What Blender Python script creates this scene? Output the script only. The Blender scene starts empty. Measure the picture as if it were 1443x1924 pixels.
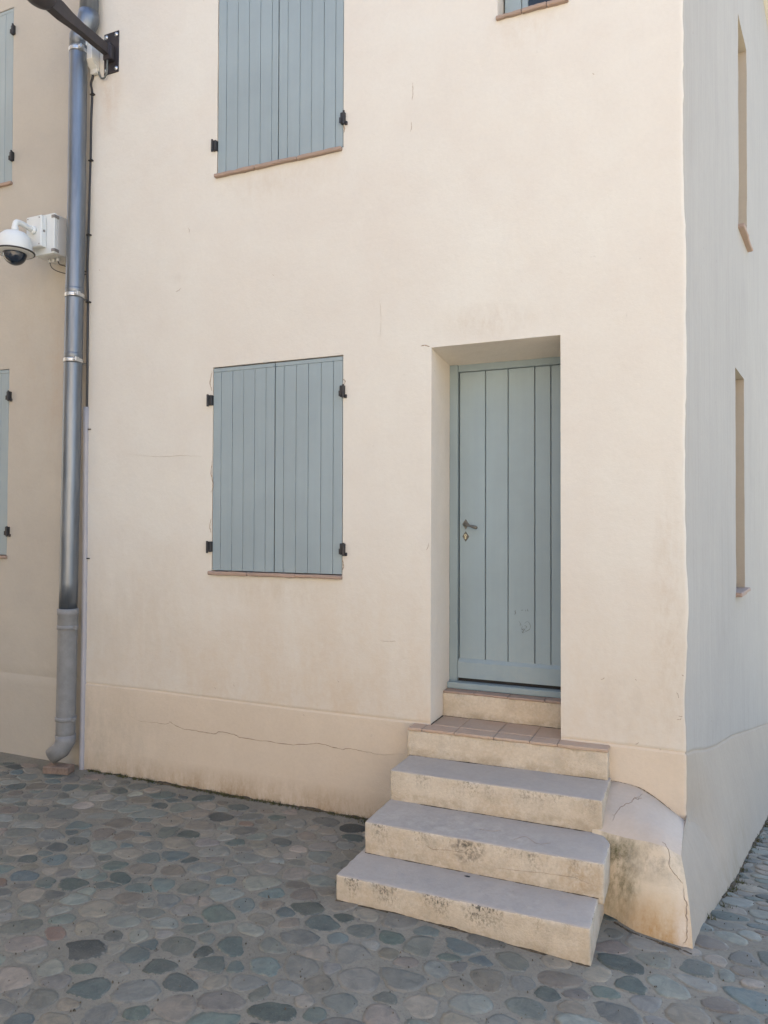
import bpy, bmesh, math, random
import numpy as np
from mathutils import Vector, Matrix, noise as mnoise

# ------------------------------------------------------------------ camera, world, light
scene = bpy.context.scene
C = scene.collection
random.seed(7)
rng = np.random.default_rng(11)

CAM = Vector((1.0039, -4.2394, 1.2146))
CR = Vector((0.9188, 0.3947, 0.0033)); CU = Vector((0.0037, -0.0168, 0.9999)); CF = Vector((-0.3947, 0.9187, 0.0169))
FPX = 1381.85
cam_d = bpy.data.cameras.new('camera'); cam = bpy.data.objects.new('camera', cam_d); C.objects.link(cam)
m = Matrix.Identity(4)
for i in range(3):
    m[i][0] = CR[i]; m[i][1] = CU[i]; m[i][2] = -CF[i]; m[i][3] = CAM[i]
cam.matrix_world = m
cam_d.sensor_fit = 'VERTICAL'; cam_d.sensor_height = 24.0; cam_d.lens = FPX / 1924 * 24
cam_d.clip_start = 0.05; cam_d.clip_end = 600
scene.camera = cam

SUN_EL, SUN_AZ = 50, 325        # azimuth: compass degrees from +Y clockwise; it stands behind the house, so both visible walls lie in shade
world = bpy.data.worlds.new('World'); scene.world = world; world.use_nodes = True
wn = world.node_tree.nodes; wl = world.node_tree.links
sky = wn.new('ShaderNodeTexSky'); sky.sky_type = 'NISHITA'; sky.sun_disc = False
sky.sun_elevation = math.radians(SUN_EL); sky.sun_rotation = math.radians(SUN_AZ)
sky.air_density = 1.0; sky.dust_density = 2.5
bg = wn['Background']; bg.inputs['Strength'].default_value = 0.1
wl.new(sky.outputs['Color'], bg.inputs['Color'])
sd = bpy.data.lights.new('sun', 'SUN'); sd.energy = 4.6; sd.angle = math.radians(0.53); sd.color = (1.0, 0.94, 0.86)
sun = bpy.data.objects.new('sun', sd); C.objects.link(sun)
az, el = math.radians(SUN_AZ), math.radians(SUN_EL)
sdir = Vector((math.sin(az) * math.cos(el), math.cos(az) * math.cos(el), math.sin(el)))
sun.rotation_euler = sdir.to_track_quat('Z', 'Y').to_euler()
scene.view_settings.view_transform = 'Standard'; scene.view_settings.look = 'None'
scene.view_settings.exposure = 2.43; scene.view_settings.gamma = 1.0
scene.render.engine = 'CYCLES'
scene.cycles.max_bounces = 6; scene.cycles.diffuse_bounces = 4

# ------------------------------------------------------------------ pixel helpers (used only to read positions off known planes)
def ray(px, py): return CF + CR * ((px - 721.5) / FPX) - CU * ((py - 962) / FPX)
def on_y(px, py, y=0.0):
    d = ray(px, py); return CAM + d * ((y - CAM.y) / d.y)
def on_z(px, py, z):
    d = ray(px, py); return CAM + d * ((z - CAM.z) / d.z)
def fbm(x, y, z, sc, oct=3): return mnoise.fractal(Vector((x * sc, y * sc, z * sc)), 1.0, 2.0, oct)
def sstep(a, b, x):
    t = min(1, max(0, (x - a) / (b - a))); return t * t * (3 - 2 * t)

# ------------------------------------------------------------------ materials
def new_mat(name):
    mt = bpy.data.materials.new(name); mt.use_nodes = True
    nt = mt.node_tree; b = nt.nodes['Principled BSDF']
    return mt, nt, b
class N:
    """small node-building helper"""
    def __init__(s, nt): s.nt = nt
    def n(s, t, **kw):
        k = s.nt.nodes.new(t)
        for a, v in kw.items():
            if a.startswith('_'): setattr(k, a[1:], v)
        return k
    def link(s, a, b): s.nt.links.new(a, b)
    def coord(s, kind='Object', scale=(1, 1, 1), loc=(0, 0, 0)):
        if kind == 'World':
            g = s.nt.nodes.new('ShaderNodeNewGeometry'); o = g.outputs['Position']
        else:
            t = s.nt.nodes.new('ShaderNodeTexCoord'); o = t.outputs[kind]
        mp = s.nt.nodes.new('ShaderNodeMapping'); mp.inputs['Scale'].default_value = scale; mp.inputs['Location'].default_value = loc
        s.link(o, mp.inputs['Vector']); return mp.outputs['Vector']
    def noise(s, vec, scale, detail=4, rough=0.55, dist=0.0):
        k = s.nt.nodes.new('ShaderNodeTexNoise'); k.inputs['Scale'].default_value = scale
        k.inputs['Detail'].default_value = detail; k.inputs['Roughness'].default_value = rough; k.inputs['Distortion'].default_value = dist
        s.link(vec, k.inputs['Vector']); return k.outputs['Fac']
    def ramp(s, fac, a, b, ca=(0, 0, 0, 1), cb=(1, 1, 1, 1)):
        k = s.nt.nodes.new('ShaderNodeValToRGB'); k.color_ramp.elements[0].position = a; k.color_ramp.elements[1].position = b
        k.color_ramp.elements[0].color = ca; k.color_ramp.elements[1].color = cb
        s.link(fac, k.inputs['Fac']); return k.outputs['Color']
    def math(s, op, a, b=None, clamp=False):
        k = s.nt.nodes.new('ShaderNodeMath'); k.operation = op; k.use_clamp = clamp
        for i, v in enumerate((a, b)):
            if v is None: continue
            if isinstance(v, (int, float)): k.inputs[i].default_value = v
            else: s.link(v, k.inputs[i])
        return k.outputs[0]
    def mix(s, fac, a, b, mode='MIX'):
        k = s.nt.nodes.new('ShaderNodeMix'); k.data_type = 'RGBA'; k.blend_type = mode
        for sock, v in ((k.inputs[0], fac), (k.inputs[6], a), (k.inputs[7], b)):
            if isinstance(v, (int, float)): sock.default_value = v
            elif isinstance(v, tuple): sock.default_value = v if len(v) == 4 else (*v, 1)
            else: s.link(v, sock)
        return k.outputs[2]
    def bump(s, h, dist, strength=1.0, prev=None):
        k = s.nt.nodes.new('ShaderNodeBump'); k.inputs['Distance'].default_value = dist; k.inputs['Strength'].default_value = strength
        s.link(h, k.inputs['Height'])
        if prev is not None: s.link(prev, k.inputs['Normal'])
        return k.outputs['Normal']
    def blob(s, vec_world, c, r, soft=1.0):
        """a stain: 1 inside an ellipsoid at c, falling to 0, broken by noise"""
        mp = s.nt.nodes.new('ShaderNodeMapping'); mp.vector_type = 'POINT'
        mp.inputs['Scale'].default_value = tuple(1 / q for q in r)
        mp.inputs['Location'].default_value = tuple(-c[i] / r[i] for i in range(3))
        s.link(vec_world, mp.inputs['Vector'])
        l = s.nt.nodes.new('ShaderNodeVectorMath'); l.operation = 'LENGTH'; s.link(mp.outputs[0], l.inputs[0])
        d = s.math('SUBTRACT', 1.0, l.outputs['Value'], True)
        return s.math('POWER', d, soft)

def plaster(name, base, blotch, streak=0.0, grain=1.0, stains=(), rough=0.93, specks=0.0, bumpk=1.0):
    mt, nt, b = new_mat(name); k = N(nt)
    w = k.coord('World')
    n1 = k.noise(w, 0.55, 5, 0.6, 0.4); n2 = k.noise(w, 3.2, 6, 0.62, 0.3); n3 = k.noise(w, 45, 3, 0.6)
    f = k.math('ADD', k.math('MULTIPLY', n1, 0.6), k.math('MULTIPLY', n2, 0.4))
    col = k.mix(k.ramp(f, 0.38, 0.64), base, blotch)
    col = k.mix(k.math('MULTIPLY', k.ramp(n3, 0.35, 0.75), 0.07 * grain), col, tuple(c * 0.55 for c in base))
    if streak:
        s1 = k.noise(k.coord('World', (9, 9, 0.35)), 1.0, 5, 0.6)
        s2 = k.noise(k.coord('World', (34, 34, 0.8)), 1.0, 3, 0.6)
        st = k.math('ADD', k.math('MULTIPLY', s1, 0.65), k.math('MULTIPLY', s2, 0.35))
        col = k.mix(k.math('MULTIPLY', k.ramp(st, 0.42, 0.66), streak), col, tuple(c * 0.72 for c in base))
        col = k.mix(k.math('MULTIPLY', k.ramp(s1, 0.55, 0.35), streak * 0.5), col, tuple(min(0.9, c * 1.12) for c in base))
    if specks:
        sp = k.noise(w, 23, 2, 0.5); sp2 = k.noise(w, 2.1, 2, 0.5)
        col = k.mix(k.math('MULTIPLY', k.math('MULTIPLY', k.ramp(sp, 0.735, 0.76), k.ramp(sp2, 0.48, 0.6)), specks), col, tuple(c * 0.5 for c in base))
    for (c, r, colr, amt, soft, thr, nsc) in stains:
        bl = k.blob(w, c, r, soft)
        nz = k.ramp(k.noise(k.coord('World', (1, 1, 0.42)), nsc, 8, 0.78, 0.0), thr[0], thr[1])
        fz = k.math('ADD', 0.55, k.math('MULTIPLY', k.noise(w, nsc * 9, 3, 0.8), 0.9))
        col = k.mix(k.math('MULTIPLY', k.math('MULTIPLY', k.math('MULTIPLY', bl, nz), fz), amt, True), col, colr)
    k.link(col, b.inputs['Base Color'])
    b.inputs['Roughness'].default_value = rough
    b.inputs['Specular IOR Level'].default_value = 0.25
    h1 = k.noise(w, 130, 2, 0.6); h2 = k.noise(w, 14, 4, 0.6)
    nrm = k.bump(h2, 0.006, 0.5); nrm = k.bump(h1, 0.0012 * grain, 0.5, nrm)
    k.link(nrm, b.inputs['Normal'])
    return mt

def painted(name, base, worn=0.25, rough=0.55, grain_axis='z', bumpd=0.0015):
    mt, nt, b = new_mat(name); k = N(nt)
    sc = (18, 18, 0.8) if grain_axis == 'z' else (0.8, 18, 18)
    w = k.coord('World'); g = k.noise(k.coord('World', sc), 2.0, 5, 0.6)
    n1 = k.noise(w, 1.6, 5, 0.6); n2 = k.noise(w, 26, 4, 0.7)
    oi = nt.nodes.new('ShaderNodeObjectInfo')
    col = k.mix(k.ramp(n1, 0.35, 0.65), tuple(c * 0.93 for c in base), tuple(min(1, c * 1.05) for c in base))
    col = k.mix(k.math('MULTIPLY', k.ramp(g, 0.4, 0.7), 0.10), col, tuple(c * 0.7 for c in base))
    col = k.mix(k.math('MULTIPLY', oi.outputs['Random'], 0.10), col, tuple(c * 0.75 for c in base))
    col = k.mix(k.math('MULTIPLY', k.ramp(n2, 0.70, 0.76), worn), col, (0.45, 0.46, 0.45))
    if 'door' in name:
        gr = k.math('MULTIPLY', k.blob(w, (-0.1, 0.38, 0.2), (0.6, 0.3, 0.35), 0.9), k.ramp(k.noise(w, 13, 6, 0.75), 0.42, 0.66))
        col = k.mix(k.math('MULTIPLY', gr, 0.4), col, (0.34, 0.36, 0.34))
    k.link(col, b.inputs['Base Color']); b.inputs['Roughness'].default_value = rough
    b.inputs['Specular IOR Level'].default_value = 0.35
    k.link(k.bump(g, bumpd, 0.5), b.inputs['Normal'])
    return mt

def simple(name, base, rough=0.6, metal=0.0, var=0.2, nsc=20, bumpd=0.0008, spec=0.5):
    mt, nt, b = new_mat(name); k = N(nt); w = k.coord('World')
    n1 = k.noise(w, nsc, 5, 0.65)
    col = k.mix(k.ramp(n1, 0.3, 0.7), tuple(c * (1 - var) for c in base), tuple(min(1, c * (1 + var)) for c in base))
    k.link(col, b.inputs['Base Color']); b.inputs['Roughness'].default_value = rough; b.inputs['Metallic'].default_value = metal
    b.inputs['Specular IOR Level'].default_value = spec
    if bumpd: k.link(k.bump(n1, bumpd, 0.5), b.inputs['Normal'])
    return mt

CREAM = (0.632, 0.62, 0.562)
OCH = (0.30, 0.20, 0.085); MOSS = (0.115, 0.105, 0.05); GREY = (0.20, 0.18, 0.14)
wall_stains_and_bounce = [
    ((-1.3, 0, -0.05), (4.2, 0.3, 1.25), (0.53, 0.43, 0.315), 0.75, 0.8, (0.22, 0.60), 2.2),  # lower wall: warm bounce and weaker sky light put into the colour
    ((0.60, 0, 0.20), (0.13, 0.2, 0.20), (0.50, 0.45, 0.38), 0.6, 0.35, (0.42, 0.6), 9),
    ((-0.15, 0, 2.42), (0.35, 0.3, 0.13), (0.48, 0.42, 0.34), 0.5, 0.8, (0.4, 0.62), 12),
    ((-3.1, 0, 4.45), (0.16, 0.2, 0.35), (0.50, 0.38, 0.28), 0.5, 0.9, (0.35, 0.6), 14),
    ((-2.43, 0, 2.98), (0.10, 0.2, 0.05), (0.46, 0.41, 0.35), 0.35, 0.9, (0.4, 0.6), 16),
    ((-1.62, 0, 0.76), (0.55, 0.2, 0.14), (0.47, 0.40, 0.31), 0.55, 0.8, (0.42, 0.62), 8),
    ((0.1, 0, 4.12), (0.30, 0.2, 0.13), (0.52, 0.44, 0.35), 0.5, 0.8, (0.42, 0.62), 8),
    ((-1.6, 0, 3.52), (0.55, 0.2, 0.16), (0.50, 0.43, 0.34), 0.45, 0.8, (0.42, 0.62), 8),
    ((-2.9, 0, 0.5), (0.7, 0.2, 0.8), (0.45, 0.40, 0.33), 0.45, 0.7, (0.40, 0.64), 3),
    ((0.85, 0, 0.6), (0.10, 0.2, 1.0), (0.50, 0.43, 0.34), 0.6, 0.7, (0.42, 0.6), 12),
    ((-1.15, 0, 4.10), (0.03, 0.2, 0.30), (0.55, 0.47, 0.38), 0.5, 0.6, (0.4, 0.6), 10),
]
M = {}
M['facade'] = plaster('cream_plaster', CREAM, (0.60, 0.57, 0.51), grain=1.0, stains=wall_stains_and_bounce, specks=0.25)
M['plinth'] = plaster('plinth_plaster', (0.605, 0.525, 0.42), (0.55, 0.47, 0.37), grain=1.6, specks=0.4, stains=[
    ((-1.6, 0, -0.66), (3.5, 0.4, 0.20), (0.34, 0.25, 0.155), 1.1, 0.8, (0.36, 0.62), 7),
    ((-3.2, 0, -0.4), (0.8, 0.4, 0.5), (0.38, 0.34, 0.27), 0.7, 0.7, (0.38, 0.62), 4)])
M['side'] = plaster('weathered_shade_plaster', (0.402, 0.380, 0.338), (0.362, 0.343, 0.306), streak=0.45, grain=1.3, specks=0.3)  # front wall paint with its shade in the base colour; streaks are weathering
M['side_plinth'] = plaster('weathered_shade_plinth_plaster', (0.405, 0.352, 0.280), (0.360, 0.314, 0.252), streak=0.3, grain=1.6, stains=[  # likewise, plinth paint with the shade in its base colour
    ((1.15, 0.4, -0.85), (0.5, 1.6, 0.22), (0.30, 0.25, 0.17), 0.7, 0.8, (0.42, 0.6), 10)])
M['reveal'] = plaster('reveal_plaster', (0.71, 0.655, 0.57), (0.67, 0.61, 0.52), grain=1.3, specks=0.4)  # front wall paint, lightened to carry bounce light inside the openings
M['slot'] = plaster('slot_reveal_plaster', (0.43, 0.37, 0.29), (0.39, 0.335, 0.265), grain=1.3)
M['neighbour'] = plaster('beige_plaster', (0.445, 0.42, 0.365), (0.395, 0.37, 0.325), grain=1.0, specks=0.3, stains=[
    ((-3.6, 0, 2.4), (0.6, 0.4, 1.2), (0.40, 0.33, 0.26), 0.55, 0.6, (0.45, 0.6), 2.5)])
M['buttress'] = plaster('mossy_plaster', (0.60, 0.52, 0.39), (0.56, 0.46, 0.32), grain=1.8, specks=0.5, stains=[
    ((0.63, -0.50, -0.44), (0.15, 0.30, 0.30), MOSS, 1.5, 0.8, (0.40, 0.68), 11),
    ((0.80, -0.48, -0.36), (0.22, 0.2, 0.12), GREY, 1.2, 0.8, (0.42, 0.68), 9),
    ((0.85, -0.70, -0.66), (0.30, 0.3, 0.20), (0.42, 0.255, 0.105), 1.2, 0.8, (0.33, 0.62), 5),
    ((0.93, -0.62, -0.60), (0.05, 0.2, 0.16), (0.62, 0.55, 0.45), 1.1, 0.7, (0.32, 0.62), 14)])
M['cement'] = plaster('grey_cement', (0.445, 0.395, 0.335), (0.345, 0.318, 0.28), grain=2.6, specks=0.9, rough=0.88, stains=[
    ((-0.1, -0.62, -0.33), (0.7, 0.18, 0.1), (0.50, 0.45, 0.38), 0.7, 0.8, (0.45, 0.62), 14),
    ((0.1, -0.9, -0.49), (0.6, 0.2, 0.1), (0.27, 0.25, 0.22), 0.6, 0.7, (0.46, 0.66), 16),
    ((-0.2, -0.5, -0.33), (0.6, 0.3, 0.1), (0.26, 0.24, 0.21), 0.6, 0.7, (0.48, 0.66), 18)])
M['cap'] = plaster('pale_cement', (0.535, 0.455, 0.365), (0.455, 0.395, 0.325), grain=2.0, specks=0.6)

def riser_mat(name, lichen, extra=()):
    mt, nt, b = new_mat(name); k = N(nt); w = k.coord('World'); o = k.coord('Object')
    n1 = k.noise(w, 4, 5, 0.6); n3 = k.noise(w, 70, 4, 0.7)
    col = k.mix(k.ramp(n1, 0.38, 0.64), (0.60, 0.53, 0.42), (0.53, 0.445, 0.33))
    col = k.mix(k.math('MULTIPLY', k.ramp(n3, 0.4, 0.68), 0.38), col, (0.38, 0.325, 0.25))
    col = k.mix(k.math('MULTIPLY', k.ramp(k.noise(w, 26, 5, 0.75), 0.5, 0.66), 0.35), col, (0.66, 0.61, 0.52))
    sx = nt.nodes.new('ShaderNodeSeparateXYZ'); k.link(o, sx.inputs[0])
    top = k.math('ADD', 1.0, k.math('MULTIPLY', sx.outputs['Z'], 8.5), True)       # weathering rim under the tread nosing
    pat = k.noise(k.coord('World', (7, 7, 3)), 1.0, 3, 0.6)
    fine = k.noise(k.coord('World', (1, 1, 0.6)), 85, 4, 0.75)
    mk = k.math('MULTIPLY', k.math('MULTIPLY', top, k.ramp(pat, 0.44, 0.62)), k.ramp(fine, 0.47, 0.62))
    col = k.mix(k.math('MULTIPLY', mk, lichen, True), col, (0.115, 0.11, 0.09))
    g = k.math('MULTIPLY', k.ramp(k.noise(w, 9, 4, 0.6), 0.48, 0.68), 0.35)
    col = k.mix(g, col, (0.36, 0.32, 0.25))
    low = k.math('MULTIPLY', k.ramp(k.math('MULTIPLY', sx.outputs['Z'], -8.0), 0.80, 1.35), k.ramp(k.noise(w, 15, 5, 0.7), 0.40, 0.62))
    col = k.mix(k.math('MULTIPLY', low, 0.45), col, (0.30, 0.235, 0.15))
    for (c, r, colr, amt, soft, thr, nsc) in extra:
        bl = k.blob(w, c, r, soft); nz = k.ramp(k.noise(w, nsc, 6, 0.7, 0.5), thr[0], thr[1])
        col = k.mix(k.math('MULTIPLY', k.math('MULTIPLY', bl, nz), amt, True), col, colr)
    k.link(col, b.inputs['Base Color']); b.inputs['Roughness'].default_value = 0.95; b.inputs['Specular IOR Level'].default_value = 0.2
    nrm = k.bump(k.noise(w, 12, 4, 0.6), 0.006, 0.6); nrm = k.bump(k.noise(w, 120, 3, 0.7), 0.005, 0.9, nrm)
    k.link(nrm, b.inputs['Normal'])
    return mt
M['riser_clean'] = riser_mat('roughcast_riser', 0.25)
M['riser_mid'] = riser_mat('roughcast_riser_spotted', 0.8)
M['riser_rust'] = riser_mat('roughcast_riser_rusty', 1.1, [
    ((0.49, -0.75, -0.41), (0.12, 0.3, 0.10), (0.34, 0.22, 0.10), 1.1, 0.9, (0.40, 0.66), 16),
    ((-0.05, -0.75, -0.38), (0.10, 0.3, 0.08), (0.12, 0.11, 0.09), 1.3, 0.8, (0.45, 0.6), 30)])
M['riser_mossy'] = riser_mat('roughcast_riser_mossy', 1.7)
BLUE = (0.275, 0.325, 0.335)
M['shutter'] = painted('blue_grey_shutter_paint', (0.272, 0.335, 0.358), 0.15, 0.5)
M['door'] = painted('grey_blue_door_paint', (0.262, 0.335, 0.365), 0.3, 0.45)
M['door_frame'] = painted('grey_blue_frame_paint', (0.25, 0.315, 0.335), 0.6, 0.6)
M['wood_gap'] = simple('bare_reddish_wood', (0.22, 0.085, 0.045), 0.8)
M['terracotta'] = plaster('terracotta', (0.36, 0.26, 0.205), (0.31, 0.245, 0.20), grain=1.6, rough=0.85, specks=0.6)
M['terracotta_floor'] = plaster('worn_terracotta', (0.42, 0.295, 0.21), (0.46, 0.375, 0.29), grain=2.0, rough=0.8, specks=0.6)
M['iron'] = simple('black_iron', (0.022, 0.022, 0.024), 0.55, 0.0, 0.3, 30)
M['lamp_paint'] = simple('black_lamp_paint', (0.028, 0.024, 0.027), 0.45, 0.0, 0.15, 12)
M['bolt'] = simple('bolt_zinc', (0.55, 0.57, 0.58), 0.35, 0.9, 0.1)
M['white_plastic'] = simple('white_plastic', (0.66, 0.66, 0.62), 0.45, 0, 0.04, 6)
M['camera_white'] = simple('camera_white_paint', (0.62, 0.655, 0.65), 0.4, 0, 0.04, 6, 0)
M['enclosure'] = simple('enclosure_grey', (0.56, 0.575, 0.57), 0.45, 0, 0.04, 6, 0)
M['latch'] = simple('latch_grey', (0.22, 0.21, 0.20), 0.5)
M['cable'] = simple('black_cable', (0.03, 0.032, 0.035), 0.5, 0, 0.15, 40, 0)
M['grey_cable'] = simple('grey_cable', (0.12, 0.135, 0.13), 0.5, 0, 0.1, 40, 0)
M['trunking'] = simple('grey_trunking', (0.34, 0.34, 0.36), 0.5, 0, 0.06, 8, 0)
M['cast'] = simple('grey_cast_pipe', (0.20, 0.205, 0.205), 0.6, 0.0, 0.15, 15)
M['brick'] = simple('old_brick', (0.21, 0.155, 0.12), 0.9, 0, 0.3, 30, 0.002)
M['crack'] = simple('crack_line', (0.30, 0.235, 0.175), 1.0, 0, 0.35, 40, 0)
M['scuff'] = simple('scuffed_plaster', (0.36, 0.30, 0.24), 1.0, 0, 0.3, 60, 0)
M['dirt'] = simple('dark_soil', (0.09, 0.075, 0.055), 1.0, 0, 0.6, 60, 0.003, 0.1)  # soil and grit; also colours the crevice shade strips of the steps
M['scratch'] = simple('scratch_pencil', (0.10, 0.12, 0.125), 0.9, 0, 0.2, 40, 0)
M['moss'] = simple('dry_moss', (0.085, 0.085, 0.035), 1.0, 0, 0.4, 60, 0)
M['nickel'] = simple('aged_nickel', (0.16, 0.155, 0.135), 0.4, 0.75, 0.3, 60)
M['brass'] = simple('pale_brass', (0.62, 0.58, 0.42), 0.35, 0.8, 0.1, 60)
M['dark_room'] = simple('dark_interior', (0.02, 0.02, 0.02), 0.9, 0, 0.1, 10, 0)
M['chalk'] = simple('white_chip', (0.6, 0.6, 0.58), 0.8)
# galvanised pipe
mt, nt, b = new_mat('galvanised_zinc'); k = N(nt); w = k.coord('World')
n1 = k.noise(k.coord('World', (1, 1, 0.12)), 22, 5, 0.65); n2 = k.noise(w, 60, 3, 0.6)
vor = nt.nodes.new('ShaderNodeTexVoronoi'); vor.inputs['Scale'].default_value = 90; k.link(k.coord('World', (1, 1, 0.5)), vor.inputs['Vector'])
col = k.mix(k.ramp(n1, 0.3, 0.7), (0.14, 0.16, 0.185), (0.22, 0.245, 0.275))
k.link(col, b.inputs['Base Color']); b.inputs['Metallic'].default_value = 0.85
rg = k.math('ADD', 0.33, k.math('MULTIPLY', n1, 0.14)); k.link(rg, b.inputs['Roughness'])
k.link(k.bump(k.noise(k.coord('World', (1, 1, 0.2)), 9, 3, 0.5), 0.004, 0.35), b.inputs['Normal']); M['zinc'] = mt
# dome glass
mt, nt, b = new_mat('smoked_dome'); b.inputs['Base Color'].default_value = (0.012, 0.02, 0.035, 1); b.inputs['Roughness'].default_value = 0.07
b.inputs['Specular IOR Level'].default_value = 0.7; M['dome'] = mt
mt, nt, b = new_mat('window_glass'); b.inputs['Base Color'].default_value = (0.02, 0.025, 0.028, 1); b.inputs['Roughness'].default_value = 0.05; M['glass'] = mt
# river stones: the colour of each stone is stored on its own mesh
mt, nt, b = new_mat('river_stone'); k = N(nt); w = k.coord('World')
at = nt.nodes.new('ShaderNodeAttribute'); at.attribute_name = 'stone_colour'
n1 = k.noise(w, 16, 6, 0.68, 0.8); n2 = k.noise(w, 120, 4, 0.7)
vn = k.noise(k.coord('World', (1, 3.2, 1)), 22, 3, 0.6, 2.5)
col = k.mix(k.ramp(n1, 0.32, 0.66), k.mix(1.0, at.outputs['Color'], (0.78, 0.80, 0.82), 'MULTIPLY'), k.mix(1.0, at.outputs['Color'], (1.45, 1.40, 1.35), 'MULTIPLY'))
col = k.mix(k.math('MULTIPLY', k.ramp(n2, 0.5, 0.75), 0.30), col, (0.19, 0.18, 0.15))
col = k.mix(k.math('MULTIPLY', k.ramp(k.noise(w, 5, 4, 0.6), 0.45, 0.7), 0.45), col, (0.165, 0.158, 0.132))
col = k.mix(k.math('MULTIPLY', k.ramp(vn, 0.63, 0.66), 0.22), col, (0.26, 0.26, 0.23))
ra = nt.nodes.new('ShaderNodeAttribute'); ra.attribute_name = 'rim'
rn = k.noise(w, 28, 5, 0.7, 0.6)
rm = k.ramp(k.math('ADD', ra.outputs['Fac'], k.math('MULTIPLY', k.math('SUBTRACT', rn, 0.5), 1.9)), 0.80, 0.98)
col = k.mix(k.math('MULTIPLY', rm, 0.85), col, (0.20, 0.186, 0.150))
dk = k.ramp(k.noise(w, 70, 4, 0.75), 0.66, 0.72)
col = k.mix(k.math('MULTIPLY', dk, 0.5), col, (0.05, 0.05, 0.042))
k.link(col, b.inputs['Base Color']); k.link(k.math('ADD', 0.5, k.math('MULTIPLY', n1, 0.3)), b.inputs['Roughness'])
b.inputs['Specular IOR Level'].default_value = 0.4
nrm = k.bump(n1, 0.005, 0.6); nrm = k.bump(n2, 0.0018, 0.6, nrm); k.link(nrm, b.inputs['Normal']); M['stone'] = mt
# mortar
mt, nt, b = new_mat('sandy_mortar'); k = N(nt); w = k.coord('World')
n1 = k.noise(w, 3.5, 5, 0.6); n2 = k.noise(w, 60, 5, 0.75); n3 = k.noise(w, 22, 4, 0.7)
col = k.mix(k.ramp(n1, 0.35, 0.65), (0.190, 0.178, 0.142), (0.245, 0.228, 0.182))
col = k.mix(k.math('MULTIPLY', k.ramp(n2, 0.5, 0.72), 0.5), col, (0.09, 0.082, 0.07))
col = k.mix(k.math('MULTIPLY', k.ramp(n3, 0.62, 0.72), 0.6), col, (0.065, 0.058, 0.048))
k.link(col, b.inputs['Base Color']); b.inputs['Roughness'].default_value = 0.95; b.inputs['Specular IOR Level'].default_value = 0.2
nrm = k.bump(n3, 0.008, 0.7); nrm = k.bump(n2, 0.003, 0.8, nrm); k.link(nrm, b.inputs['Normal']); M['mortar'] = mt

# ------------------------------------------------------------------ object helpers
def empty(name, loc, label, cat, group=None):
    o = bpy.data.objects.new(name, None); C.objects.link(o); o.location = loc; o.empty_display_size = 0.1
    o['label'] = label; o['category'] = cat
    if group: o['group'] = group
    return o
def finish(name, me, mats, parent=None, origin=None, smooth=False):
    for mm in (mats if isinstance(mats, (list, tuple)) else [mats]): me.materials.append(mm)
    if origin is not None: me.transform(Matrix.Translation(-Vector(origin)))
    if smooth: me.polygons.foreach_set('use_smooth', [True] * len(me.polygons))
    o = bpy.data.objects.new(name, me); C.objects.link(o)
    if parent is not None:
        o.parent = parent
        pw = world_loc(parent)
        o.location = (Vector(origin) if origin is not None else Vector((0, 0, 0))) - pw
    elif origin is not None: o.location = origin
    return o
def world_loc(o):
    v = Vector((0, 0, 0))
    while o is not None: v += Vector(o.location); o = o.parent
    return v
def mesh(name, verts, faces, mats, parent=None, origin=None, smooth=False, mi=None):
    me = bpy.data.meshes.new(name); me.from_pydata([tuple(v) for v in verts], [], faces)
    if mi is not None: me.polygons.foreach_set('material_index', mi)
    me.update(); return finish(name, me, mats, parent, origin, smooth)
def from_bm(name, bm, mats, parent=None, origin=None, smooth=False):
    me = bpy.data.meshes.new(name); bm.to_mesh(me); bm.free(); return finish(name, me, mats, parent, origin, smooth)
def add_box(bm, lo, hi, bev=0.0, seg=1, mi=0):
    c = [(lo[i] + hi[i]) / 2 for i in range(3)]; s = [hi[i] - lo[i] for i in range(3)]
    r = bmesh.ops.create_cube(bm, size=1.0); vs = r['verts']
    for v in vs: v.co = Vector((c[0] + v.co.x * s[0], c[1] + v.co.y * s[1], c[2] + v.co.z * s[2]))
    fs = set(f for v in vs for f in v.link_faces)
    for f in fs: f.material_index = mi
    if bev > 0:
        es = set(e for v in vs for e in v.link_edges)
        bmesh.ops.bevel(bm, geom=list(es), offset=bev, segments=seg, affect='EDGES')
def box(name, lo, hi, mat, parent=None, bev=0.0, seg=1, origin=None):
    bm = bmesh.new(); add_box(bm, lo, hi, bev, seg); return from_bm(name, bm, mat, parent, origin)
def tube_data(path, r, n=12, cap=True):
    vs, fs = [], []; P = [Vector(p) for p in path]
    rs = r if isinstance(r, (list, tuple)) else [r] * len(P)
    up = None
    for i, p in enumerate(P):
        t = ((P[min(i + 1, len(P) - 1)] - P[max(i - 1, 0)])).normalized()
        if up is None:
            up = t.orthogonal().normalized()
        up = (up - t * up.dot(t)).normalized(); s = t.cross(up)
        for j in range(n):
            a = 2 * math.pi * j / n; vs.append(p + (up * math.cos(a) + s * math.sin(a)) * rs[i])
    for i in range(len(P) - 1):
        for j in range(n):
            a = i * n + j; b2 = i * n + (j + 1) % n; fs.append((a, b2, b2 + n, a + n))
    if cap: fs.append(tuple(range(n - 1, -1, -1))); fs.append(tuple(range((len(P) - 1) * n, len(P) * n)))
    return vs, fs
def tube(name, path, r, mat, parent=None, n=12, smooth=True):
    vs, fs = tube_data(path, r, n); return mesh(name, vs, fs, mat, parent, smooth=smooth)
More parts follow.
